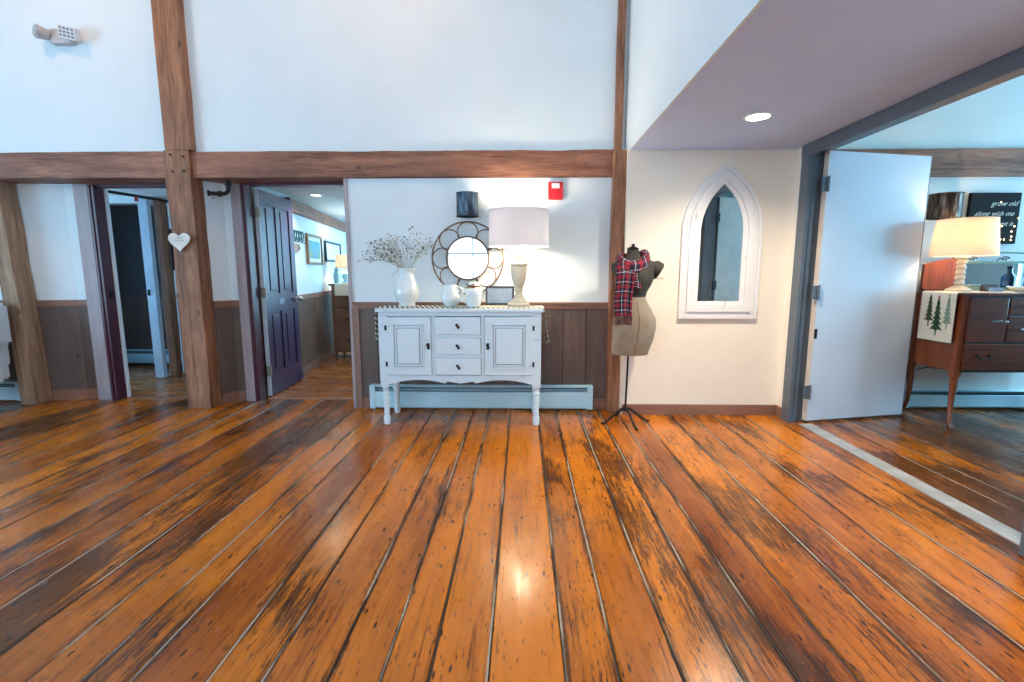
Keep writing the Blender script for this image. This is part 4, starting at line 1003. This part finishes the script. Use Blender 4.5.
def scarf():
    r = empty('scarf', (.84, 3.9, .8), 'red and navy plaid scarf with fringe wrapped round the dress form', 'scarf')
    yc = 3.98; rnd = random.Random(3)
    # loop round the neck: a thick folded band
    mb = MB(); uvl = mb.bm.loops.layers.uv.verify(); n, m = 56, 18; cx, cz = .905, 1.335; V = []
    for i in range(n):
        a = 2*pi*i/n; front = max(0, -sin(a))
        R1 = .098+.012*front; c = Vector((cx-.008+R1*1.06*cos(a)-.012*front, yc+(R1*.95)*sin(a)-.01, cz+.045-.085*front**1.1+.012*cos(a)))
        ring_ = []
        w_ = .030+.010*front+.004*sin(3*a); h_ = .046+.018*front+.006*sin(2*a+1)
        for j in range(m):
            t = 2*pi*j/m; fold = 1+.10*sin(5*t+2.5*a)+.05*sin(3*t-4*a)
            out = Vector((cos(a), sin(a), 0)); ring_.append(mb.bm.verts.new(c+out*w_*fold*cos(t)+Vector((0, 0, 1))*h_*fold*sin(t)))
        V.append(ring_)
    for i in range(n):
        for j in range(m):
            ij = [(i, j), (i+1, j), (i+1, j+1), (i, j+1)]; f = mb.bm.faces.new([V[p % n][q % m] for p, q in ij])
            for l, (p, q) in zip(f.loops, ij): l[uvl].uv = (q/m*.30, p/n*.66)
    mb.build('neck_loop', 'plaid', r, 'full')
    # front knot fold
    def f0(u, v):
        x = .80+.18*u; s = sin(u*pi); return (x+.02*v, yc-.135-.028*s-.012*sin(v*9+u*3), 1.30-.035*u+.01-v*.12*(.6+.4*s))
    # tail
    def f(u, v):
        x = .742+.135*u-.004*v+.004*sin(v*7); fold = .012*sin(u*9+.8)*(.5+.6*v)+.008*sin(u*17+v*3)
        y = yc-.160-.012*sin(u*pi)+fold+.012*v; z = 1.335-.035*(1-sin(u*pi*.5+.8))-.415*v
        if v < .25: y += .055*(1-v/.25)**2
        return (x, y, z)
    MB().grid(f, 26, 30, .006, (.18, .40)).build('tail', 'plaid', r, 'full')
    def f2(u, v):
        x = .845+.075*u+.02*v; return (x, yc-.150+.03*(1-v)**3*.8+.01*sin(u*8+1)-.004*v, 1.32-.17*v-.02*u)
    MB().grid(f2, 12, 20, .006, (.1, .30)).build('tail', 'plaid', r, 'full')
    mb = MB(); 
    for i in range(30):
        u = i/29; p = Vector(f(u, 1.0)); q = [p+Vector((rnd.uniform(-.003, .003), rnd.uniform(-.004, .004), -.07*t*rnd.uniform(.9, 1.1))) for t in (0, .35, .7, 1)]
        mb.tube(q, .0022, 4)
    mb.build('fringe', 'twine' if False else 'plaid_fringe', r)['kind'] = 'stuff'
M['plaid_fringe'] = paint('fringe_yarn', srgb(96, 44, 50), .9, var=.6, vs=90, bs=0)
scarf()
# ------------------------------------------------------------------ arch mirror
def arch_outline(cx, w_, z0, zs, zt, n=14):
    """gothic arch outline, bottom corners then two arcs meeting at the top"""
    h = w_/2; rise = zt-zs; R = (rise*rise+h*h)/(2*h)     # arc radius, centre on the spring line
    pts = [(cx-h, z0), (cx+h, z0)]
    a1 = math.asin(min(1, rise/R)) if R > 0 else pi/2
    a1 = a1 if R >= rise and (h-R) <= 0 else a1
    for i in range(n+1):
        a = a1*i/n; pts.append((cx+h-R+R*cos(a), zs+R*sin(a)))
    for i in range(n-1, -1, -1):
        a = a1*i/n; pts.append((cx-h+R-R*cos(a), zs+R*sin(a)))
    return pts
def arch_mirror():
    cx = 1.688; r = empty('arch_mirror', (cx, 4.17, .86), 'whitewashed pointed gothic arch mirror on the cream wall', 'mirror')
    O = lambda d: arch_outline(cx, .672-2*d, .865+d*.95, 1.60, 2.142-d*.95)
    lay = [(.0, .028, 0, .03), (.028, .062, .0, .022), (.062, .118, 0, .036), (.118, .158, 0, .020)]
    mb = MB()
    for i, (a, b_, y0, t) in enumerate(lay):
        mb.prism(O(a), 4.199-t, 4.199, 'y', hole=O(b_))
    mb.build('frame', 'arch', r)
    m2 = MB()
    for d in (.028, .062, .118): m2.prism(O(d-.0014), 4.199-.0225, 4.190, 'y', hole=O(d+.0014))
    m2.build('moulding_line', 'chalk_line', r)
    MB().prism(O(.150), 4.186, 4.190, 'y').build('glass', 'mirror', r)
arch_mirror()
# ------------------------------------------------------------------ recessed light
def recessed(name, c, R, lens, lab, glow, col=(1, .86, .66), spot=150):
    r = empty(name, c, lab, 'ceiling light')
    MB().lathe([(R*.78, -.001), (R, -.001), (R*.98, -.008), (R*.80, -.010), (R*.74, .0), (R*.78, -.001)], c, 36, False).build('trim_ring', 'white', r, True)
    MB().cyl((c[0], c[1], c[2]-.006), (c[0], c[1], c[2]-.001), R*.77, seg=32).build('lens', lens, r)
    point(name+'_glow', (c[0], c[1], c[2]-.03), glow, col, R*.7, spot)
recessed('recessed_light', (1.525, 3.32, 2.265), .088, 'downlight', 'round recessed light in the low lavender ceiling', 42)
recessed('recessed_light', (-2.33, 5.55, 2.13), .07, 'hall_lens', 'small recessed light in the hall ceiling', 12)
recessed('recessed_light', (1.55, 1.35, 2.265), .088, 'downlight', 'round recessed light in the low ceiling nearer the viewer', 20)
# added pendants, out of view above the frame, to warm the upper wall
for i, (x, y) in enumerate(((-3.9, 3.1), (-1.1, 3.1))):
    r = empty('added_pendant', (x, y, 4.25), 'unseen pendant lamp added to warm the wall top, %s' % ('left' if i == 0 else 'right'), 'pendant lamp')
    MB().cyl((x, y, 4.45), (x, y, 5.2), .006, seg=8).build('cord', 'blackmetal', r)
    MB().lathe([(.16, 0), (.12, .1), (.04, .17), (.03, .2), (.034, .2), (.044, .17), (.125, .1), (.165, 0), (.16, 0)], (x, y, 4.25), 32, False).build('lamp_shade', 'shade_cream', r, True)
    MB().sph((x, y, 4.31), .035).build('bulb', 'bulb', r, 'full'); point('pendant_glow', (x, y, 4.28), 13, (1, .50, .2), .06)

# ------------------------------------------------------------------ hall things
def on_hall(mb, y): mb.xf = Matrix.Translation((HP(y)[0], y, 0)) @ Matrix.Rotation(atan2(3.0, -.425), 4, 'Z')   # local x along the wall, -y into the hall
def framed(y, z0, z1, w_, art_, lab, fr='frame_tan', mt=.05, b_=.03):
    r = empty('framed_picture', (*HP(y), z0), lab, 'picture')
    a = MB(); on_hall(a, y)
    for q in ((-w_/2, w_/2, z0, z0+b_), (-w_/2, w_/2, z1-b_, z1), (-w_/2, -w_/2+b_, z0+b_, z1-b_), (w_/2-b_, w_/2, z0+b_, z1-b_)): a.box(q[0], q[1], -.035, -.002, q[2], q[3])
    a.build('frame', fr, r)
    p = MB(); on_hall(p, y); p.box(-w_/2+b_, w_/2-b_, -.016, -.004, z0+b_, z1-b_); p.build('mat_board', 'mat_white', r)
    p = MB(); on_hall(p, y); p.box(-w_/2+b_+mt, w_/2-b_-mt, -.019, -.016, z0+b_+mt, z1-b_-mt); p.build('picture', art_, r)
framed(6.50, 1.365, 1.755, .68, 'artblue', 'upright blue green framed picture nearest the teal coat rack', mt=.05)
framed(7.50, 1.42, 1.72, .95, 'artblue2', 'wide framed blue picture beyond the first, near the hall lamp', fr='blackwood', mt=.12)
r = empty('coat_rack', (*HP(5.80), 1.64), 'teal scrolled iron coat rack high on the hall wall', 'coat rack')
mb = MB(); on_hall(mb, 5.80)
mb.tube([(-.26, -.012, 1.655), (.26, -.012, 1.655)], .008, 8); mb.tube([(-.26, -.012, 1.755), (.26, -.012, 1.755)], .006, 8)
for i in range(6):
    c = -.22+i*.088; mb.tube([(c+.045*cos(2*pi*k/20), -.012, 1.705+.045*sin(2*pi*k/20)) for k in range(20)], .007, 6, True)
mb.build('scrollwork', 'teal', r, True)
for i in range(4):
    c = -.2+i*.133; h = MB(); on_hall(h, 5.80); h.tube([(c, -.012, 1.655), (c, -.02, 1.62), (c, -.045, 1.615), (c, -.05, 1.64)], .005, 6); h.build('hook', 'teal', r, True)
r = empty('small_plaque', (*HP(5.76), 1.5), 'small tan square plaque with a key under the teal coat rack', 'plaque')
a = MB(); on_hall(a, 5.74); a.box(-.09, .07, -.02, -.002, 1.505, 1.605); a.build('board', 'frame_tan', r)
a = MB(); on_hall(a, 5.74); a.tube([(.12, -.01, 1.53), (.16, -.01, 1.555), (.12, -.01, 1.58), (.15, -.01, 1.60)], .006, 6); a.build('iron_key', 'knob', r)
r = empty('wall_outlet', (*HP(5.60), .40), 'white wall outlet low on the hall wainscot beside the purple door', 'outlet')
a = MB(); on_hall(a, 5.62); a.box(-.035, .035, -.018, -.012, .40, .515, .002); a.build('plate', 'plastic', r)
a = MB(); on_hall(a, 5.62); a.box(-.015, .015, -.020, -.018, .42, .45); a.box(-.015, .015, -.020, -.018, .465, .495); a.build('sockets', 'plastic_grey', r)
def hall_chest():
    x0, x1, y0, y1 = -2.79, -1.75, 6.9, 7.3
    r = empty('hall_chest', ((x0+x1)/2, (y0+y1)/2, 0), 'brown wooden chest of drawers at the end of the hall', 'chest of drawers')
    B(x0+.03, x1-.03, y0+.02, y1, .10, 1.07).build('body', 'hallwood', r); B(x0, x1, y0, y1, 1.07, 1.10, .005).build('top', 'hallwood', r)
    for z0, z1 in ((.14, .42), (.45, .73), (.76, 1.04)):
        d = B(x0+.07, x1-.07, y0+.005, y0+.025, z0, z1, .004).build('drawer', 'hallwood', r)
        for x in (x0+.25, x1-.25): MB().sph((x, y0-.008, (z0+z1)/2), .016).build('knob', 'knob', d, True)
    for x in (x0+.05, x1-.05):
        for y in (y0+.05, y1-.04): MB().cyl((x, y, 0), (x, y, .10), .018, .028, 12).build('leg', 'hallwood', r, True)
    a = MB(); path = [(y0-.006, .93), (y0-.007, 1.0), (y0-.006, 1.09), (y0+.004, 1.1035), (y0+.1, 1.1035), (y0+.2, 1.1035), (y0+.3, 1.1035)]
    a.grid(lambda u, v: (-2.70+.75*v, path[min(6, int(u*6+.01))][0], path[min(6, int(u*6+.01))][1]), 6, 4, .004); tag(a.build('table_runner', 'linen'), 'pale runner hanging over the front of the hall chest', 'table runner')
    c = (-2.62, 7.13, 1.1065)
    q = empty('table_lamp', c, 'small glass based lamp with cream shade on the hall chest', 'lamp')
    MB().lathe([(.0001, 0), (.05, 0), (.05, .015), (.02, .03), (.045, .07), (.06, .13), (.03, .18), (.01, .2), (.01, .24), (.0001, .24)], c, 20, False).build('lamp_base', 'clear', q, True)
    drum(c, .145, .125, .22, .41, 'shade_cream', q); MB().sph((c[0], c[1], c[2]+.29), .03).build('bulb', 'bulb', q, 'full'); point('hall_lamp_light', (c[0], c[1], c[2]+.30), 6, (1, .8, .5), .035)
    q = empty('glass_vase', (-2.70, 7.0, 1.1065), 'pale blue glass vase beside the hall lamp', 'vase')
    MB().lathe([(.0001, 0), (.035, 0), (.05, .05), (.05, .13), (.03, .17), (.04, .2), (.034, .2), (.025, .17), (.0001, .16)], (-2.70, 7.0, 1.1065), 18, False).build('body', 'clear', q, True)
    MB().lathe([(.0001, .0), (.03, .0), (.012, .02), (.016, .035), (.0001, .045)], (-2.70, 7.0, 1.3065), 14, False).build('stopper', 'clear', q, True)
hall_chest()
# picture in the side room
r = empty('framed_picture', (-4.13, 5.84, 1.30), 'black framed picture with teal print seen past the left of the tall post', 'picture')
B(-4.235, -4.02, 5.80, 5.838, 1.29, 1.78, .004).build('frame', 'blackwood', r); B(-4.20, -4.05, 5.795, 5.80, 1.33, 1.52).build('picture', 'artblue2', r); B(-4.20, -4.05, 5.795, 5.80, 1.55, 1.74).build('mat_board', 'artgrey', r)

# ------------------------------------------------------------------ armchair at the left edge
def armchair():
    r = empty('armchair', (-5.12, 4.05, 0), 'white upholstered wing armchair cut off by the left edge', 'armchair')
    x0, x1 = -5.43, -4.67; y0, y1 = 3.70, 4.34
    B(x0+.08, x1-.08, y0, y1-.12, .26, .40, .03).build('seat_frame', 'upholstery', r, True)
    B(x0+.12, x1-.12, y0-.02, y1-.16, .40, .52, .045).build('seat_cushion', 'upholstery', r, True)
    B(x0+.10, x1-.10, y1-.16, y1-.02, .40, 1.0, .05).build('backrest', 'upholstery', r, True)
    for s in (-1, 1):
        xa = x1-.08 if s > 0 else x0+.08
        # wing and rolled arm in one curved side panel
        out = [(y1-.04, .28), (y0+.02, .28), (y0, .60), (y0+.03, .645), (y0+.26, .64), (y0+.33, .70), (y0+.36, .88), (y0+.44, .99), (y1-.06, 1.0)]
        a = MB(); a.prism(out, xa-.045-s*.05, xa+.045-s*.06, 'x'); bmesh.ops.bevel(a.bm, geom=a.bm.edges[:], offset=.02, segments=3, affect='EDGES', clamp_overlap=True); a.build('side_wing', 'upholstery', r, True)
        a = MB(); q0, q1 = sorted((xa-s*.03, xa+s*.07)); a.prism([(y0+.28, .62), (y1-.05, .60), (y1-.05, .99), (y0+.44, .985), (y0+.34, .86)], q0, q1, 'x'); bmesh.ops.bevel(a.bm, geom=a.bm.edges[:], offset=.03, segments=4, affect='EDGES', clamp_overlap=True); a.build('wing', 'upholstery', r, True)
        MB().cyl((xa+s*.0, y0-.005, .625), (xa+s*.02, y0+.30, .625), .055, seg=20).build('arm_roll', 'upholstery', r, True)
    for x in (x0+.13, x1-.13):
        for y in (y0+.05, y1-.18): MB().cyl((x, y, 0), (x, y, .27), .014, .026, 12).build('leg', 'mahogany', r, True)
armchair()

# ------------------------------------------------------------------ mahogany dresser in the right room
def dresser():
    X0, X1, Y0, Y1 = 3.455, 4.72, 3.83, 4.33; r = empty('dresser', ((X0+X1)/2, (Y0+Y1)/2, 0), 'mahogany dresser with clawed legs in the room at the right', 'dresser')
    ZB = .47; ZT_ = 1.08
    mb = MB(); mb.box(X0+.01, X0+.04, Y0+.03, Y1, ZB, ZT_); mb.box(X1-.04, X1-.01, Y0+.03, Y1, ZB, ZT_); mb.box(X0+.04, X1-.04, Y1-.02, Y1, ZB, ZT_); mb.box(X0+.04, X1-.04, Y0+.01, Y1-.02, ZB, ZB+.03)
    mb.build('carcass', 'mahogany_z', r)
    B(X0-.015, X1+.015, Y0-.02, Y1+.01, ZT_, 1.10, .006).build('top', 'mahogany', r)
    mb = MB(); mb.box(X0+.04, X1-.04, Y0+.006, Y0+.012, ZB, ZT_); mb.build('front_shadow_gap', 'mahogany_line', r)
    d = B(X0+.045, 3.795, Y0-.006, Y0+.02, .715, 1.065, .004).build('door', 'mahogany', r)
    k = MB(); k.cyl((3.765, Y0-.006, .88), (3.765, Y0-.03, .88), .006); k.sph((3.765, Y0-.035, .88), .013); k.box(3.68, 3.765, Y0-.012, Y0-.006, .872, .888, .002); k.build('pull', 'silver', d, True)
    for z0, z1 in ((.935, 1.065), (.715, .92)):
        for a, b_ in ((3.81, 4.25), (4.265, X1-.045)):
            d = B(a, b_, Y0-.006, Y0+.02, z0, z1, .004).build('drawer', 'mahogany', r); k = MB(); zc = (z0+z1)/2
            for x in (a+.09, b_-.09): k.cyl((x, Y0-.006, zc), (x, Y0-.025, zc), .006); k.sph((x, Y0-.03, zc), .013)
            k.build('knob', 'silver', d, True)
    d = B(X0+.045, X1-.045, Y0-.008, Y0+.02, .49, .70, .004).build('drawer', 'mahogany', r)
    for x in (X0+.19, X1-.19):
        k = MB(); k.tube([(x-.045, Y0-.01, .61), (x-.045, Y0-.03, .60), (x-.03, Y0-.035, .585), (x+.03, Y0-.035, .585), (x+.045, Y0-.03, .60), (x+.045, Y0-.01, .61)], .005, 6)
        for s in (-.045, .045): k.cyl((x+s, Y0-.009, .61), (x+s, Y0-.013, .61), .012)
        k.build('bail_handle', 'knob', d, True)
    for x, sx in ((X0+.03, -1), (X1-.03, 1)):
        for y, sy in ((Y0+.035, -1), (Y1-.03, 1)):
            a = MB(); a.box(x-.028, x+.028, y-.028, y+.028, ZB-.04, ZT_, .003)
            pts = [(x, y, ZB-.03), (x-.004*sx, y-.003*sy, .36), (x-.006*sx, y-.006*sy, .22), (x-.004*sx, y, .12), (x+.006*sx, y+.012*sy, .06), (x+.010*sx, y+.025*sy, .028)]
            a.tube(pts, [.030, .026, .020, .016, .017, .02], 12)
            l = a.build('leg', 'mahogany_z', r, True)
            if sy < 0:
                c = MB(); px, py = x+.012*sx, y-.03
                c.sph((px, py, .022), .022, 1, 1, .95, 12)
                for k_ in (-1, 0, 1): c.tube([(px+k_*.012, py+.02, .05), (px+k_*.016, py-.012, .036), (px+k_*.017, py-.028, .012)], [.009, .008, .004], 8)
                c.build('claw_foot', 'mahogany', l, True)
    return r
dresser()
def dresser_mirror():
    x0, x1, y = 3.74, 4.62, 4.30
    r = empty('dresser_mirror', ((x0+x1)/2, y, 1.10), 'long low mirror in a scrolled green grey frame standing on the dresser', 'mirror')
    B(x0+.02, x1-.02, y, y+.004, 1.13, 1.335).build('glass', 'mirror', r)
    mb = MB(); mb.box(x0, x1, y-.006, y+.012, 1.335, 1.355); mb.box(x0, x1, y-.006, y+.012, 1.102, 1.13); mb.box(x0, x0+.02, y-.006, y+.012, 1.13, 1.335); mb.box(x1-.02, x1, y-.006, y+.012, 1.13, 1.335)
    # arched crest
    n = 30; top = [(x0+(x1-x0)*i/n, 1.385+.045*sin(pi*i/n)) for i in range(n+1)]
    mb.tube([(p[0], y, p[1]) for p in top], .008, 6); mb.box(x0, x0+.012, y-.004, y+.006, 1.355, 1.385); mb.box(x1-.012, x1, y-.004, y+.006, 1.355, 1.385)
    mb.build('frame', 'green_pale', r)
    for s, c in ((1, x0+.16), (1, x0+.44), (1, x1-.16)):
        m2 = MB(); m2.tube([(c+(.035-.0022*k)*cos(k*.6), y, 1.378+(.022-.0013*k)*sin(k*.6)) for k in range(14)], .0045, 6); m2.tube([(c-.07, y, 1.36), (c-.045, y, 1.385), (c-.03, y, 1.375)], .004, 6); m2.build('scroll', 'blackmetal', r, True)
    for x in (x0+.01, x1-.01): m2 = MB(); m2.sph((x, y, 1.365), .012); m2.build('finial', 'blackmetal', r, True)
dresser_mirror()
r = empty('wooden_panel', (3.555, 4.20, 1.10), 'upright reddish wooden headboard piece behind the large lamp on the dresser', 'panel')
mb = MB(); n = 16; pts = [(3.46, 1.10), (3.73, 1.10)]+[(3.73-.27*i/n, 1.33+.05*sin(pi*(.5+.5*i/n))) for i in range(n+1)]
mb.prism(pts, 4.25, 4.275, 'y'); mb.build('board', 'mahogany_z', r)
mb = MB(); mb.box(3.46, 3.73, 4.24, 4.285, 1.10, 1.125, .003); mb.build('foot_rail', 'mahogany', r)
def runner_trees():
    X = 3.425; path = [(X, .70), (X-.001, .85), (X, 1.04), (X+.001, 1.095), (X+.012, 1.1035), (X+.15, 1.1035), (X+.35, 1.1035), (X+.6, 1.1035), (X+.9, 1.1035), (X+1.22, 1.1035)]
    n = len(path)-1
    a = MB(); a.grid(lambda u, v: (path[min(n, int(u*n+.01))][0], 3.865+.33*v, path[min(n, int(u*n+.01))][1]), n, 6, .004)
    r = empty('christmas_runner', (X+.5, 4.0, 1.1), 'white runner with three Christmas trees hanging over the side of the dresser', 'table runner')
    a.build('cloth', 'linen', r)
    for yc, zb, H, mt, star in ((4.10, .86, .21, 'green_dark', None), (4.02, .79, .25, 'green', 'star'), (3.925, .85, .21, 'green_pale', 'star_gold')):
        t = MB(); lv = 6
        t.box(X-.0040, X-.0025, yc-.006, yc+.006, zb-.045, zb+.01)
        for k in range(lv):
            z0 = zb+H*k/lv; w_ = (.062 if H > .22 else .05)*(1-k/lv*.85); t.prism([(yc-w_, z0), (yc-w_*.5, z0+.006), (yc, z0-.004), (yc+w_*.55, z0+.006), (yc+w_, z0), (yc+w_*.25, z0+H/lv*1.25), (yc-w_*.25, z0+H/lv*1.25)], X-.0045, X-.0024, 'x')
        o = t.build('tree_motif', mt, r)
        if star: s_ = MB(); s_.prism([(yc+(.014 if i % 2 == 0 else .006)*cos(pi/2+pi*i/5), zb+H+.02+(.014 if i % 2 == 0 else .006)*sin(pi/2+pi*i/5)) for i in range(10)], X-.0045, X-.0024, 'x'); s_.build('star', star, o)
runner_trees()
lc2 = (3.60, 4.06, 1.106)
r = empty('table_lamp', lc2, 'lit lamp with wide glowing cream shade on the mahogany dresser', 'lamp')
P = [(.0001, 0), (.085, 0), (.088, .012), (.06, .03), (.04, .045)]
for k in range(5): z = .05+k*.042; P += [(.026, z), (.034, z+.012), (.034, z+.026), (.026, z+.038)]
P += [(.05, .27), (.05, .28), (.02, .29), (.0001, .29)]
MB().lathe(P, lc2, 32, False).build('lamp_base', 'lampbase', r, True)
MB().cyl((lc2[0], lc2[1], lc2[2]+.28), (lc2[0], lc2[1], lc2[2]+.37), .013).build('socket', 'silver', r, True)
MB().sph((lc2[0], lc2[1], lc2[2]+.42), .03).build('bulb', 'bulb', r, 'full')
drum(lc2, .215, .188, .29, .580, 'shade_cream', r)
point('dresser_lamp_light', (lc2[0], lc2[1], lc2[2]+.43), 4.6, (1, .68, .38), .05)
# sign
r = empty('canvas_sign', (4.16, 4.45, 1.51), 'black canvas sign with white script and tiny lights on the right room wall', 'sign')
B(3.945, 4.375, 4.435, 4.468, 1.512, 1.953, .003).build('canvas', 'canvas_black', r)
def text(s, x, z, size, parent, name='lettering'):
    cu = bpy.data.curves.new('t', 'FONT'); cu.body = s; cu.size = size; cu.shear = .45; cu.extrude = .001; cu.offset = -.0005; cu.resolution_u = 3
    t = bpy.data.objects.new('t', cu); COL.objects.link(t); bpy.context.view_layer.update()
    me = bpy.data.meshes.new_from_object(t.evaluated_get(bpy.context.evaluated_depsgraph_get())); bpy.data.objects.remove(t)
    me.transform(Matrix.Translation(Vector((x, 4.4335, z))-ORG[parent.name]) @ Matrix.Rotation(radians(90), 4, 'X')); me.materials.clear(); me.materials.append(M['script_white'])
    o = bpy.data.objects.new(name, me); COL.objects.link(o); o.parent = parent; ORG[o.name] = ORG[parent.name]; return o
text('grow old', 4.12, 1.84, .062, r); text('along with me', 3.985, 1.755, .060, r); text('the best is', 4.10, 1.67, .055, r)
for x, z in ((4.235, 1.665), (4.345, 1.665), (4.325, 1.62), (4.330, 1.575), (4.24, 1.55), (4.33, 1.545), (4.37, 1.735), (4.20, 1.872), (4.27, 1.55)):
    MB().sph((x, 4.431, z), .005, 1, .6, 1, 8).build('led', 'sign_bulb', r)
# small things on the dresser
r = empty('serving_tray', (4.14, 3.98, 1.106), 'shallow white oval tray on the dresser right of the lamp', 'tray')
MB().lathe([(.0001, 0), (.14, 0), (.20, .035), (.205, .038), (.20, .042), (.135, .008), (.0001, .008)], (4.14, 3.98, 1.106), 40, False, 1, .6).build('dish', 'ceramic', r, True)
r = empty('glass_bottle', (4.33, 4.20, 1.10), 'blue glass bottle in front of the dresser mirror', 'bottle')
MB().lathe([(.0001, 0), (.045, 0), (.05, .02), (.05, .11), (.02, .15), (.018, .19), (.0001, .19)], (4.33, 4.20, 1.106), 24, False).build('body', 'blueglass', r, True); MB().cyl((4.33, 4.20, 1.296), (4.33, 4.20, 1.315), .02).build('stopper', 'knob', r, True)
r = empty('card_holder', (3.83, 4.02, 1.106), 'small dark slanted card holder beside the lamp foot on the dresser', 'card holder')
mb = MB(); mb.prism([(3.98, 1.106), (4.06, 1.106), (4.045, 1.165)], 3.77, 3.89, 'x'); mb.build('stand', 'blackwood', r); B(3.775, 3.885, 3.975, 3.985, 1.106, 1.14).build('card', 'artgrey', r)
tag(MB().tube([(3.53, 4.455, .42), (3.62, 4.45, .36), (3.75, 4.45, .39), (3.95, 4.455, .37), (4.1, 4.46, .40)], .004, 6).build('power_cord', 'knob', smooth=True), 'thin cord drooping on the blue wall behind the dresser', 'cord')
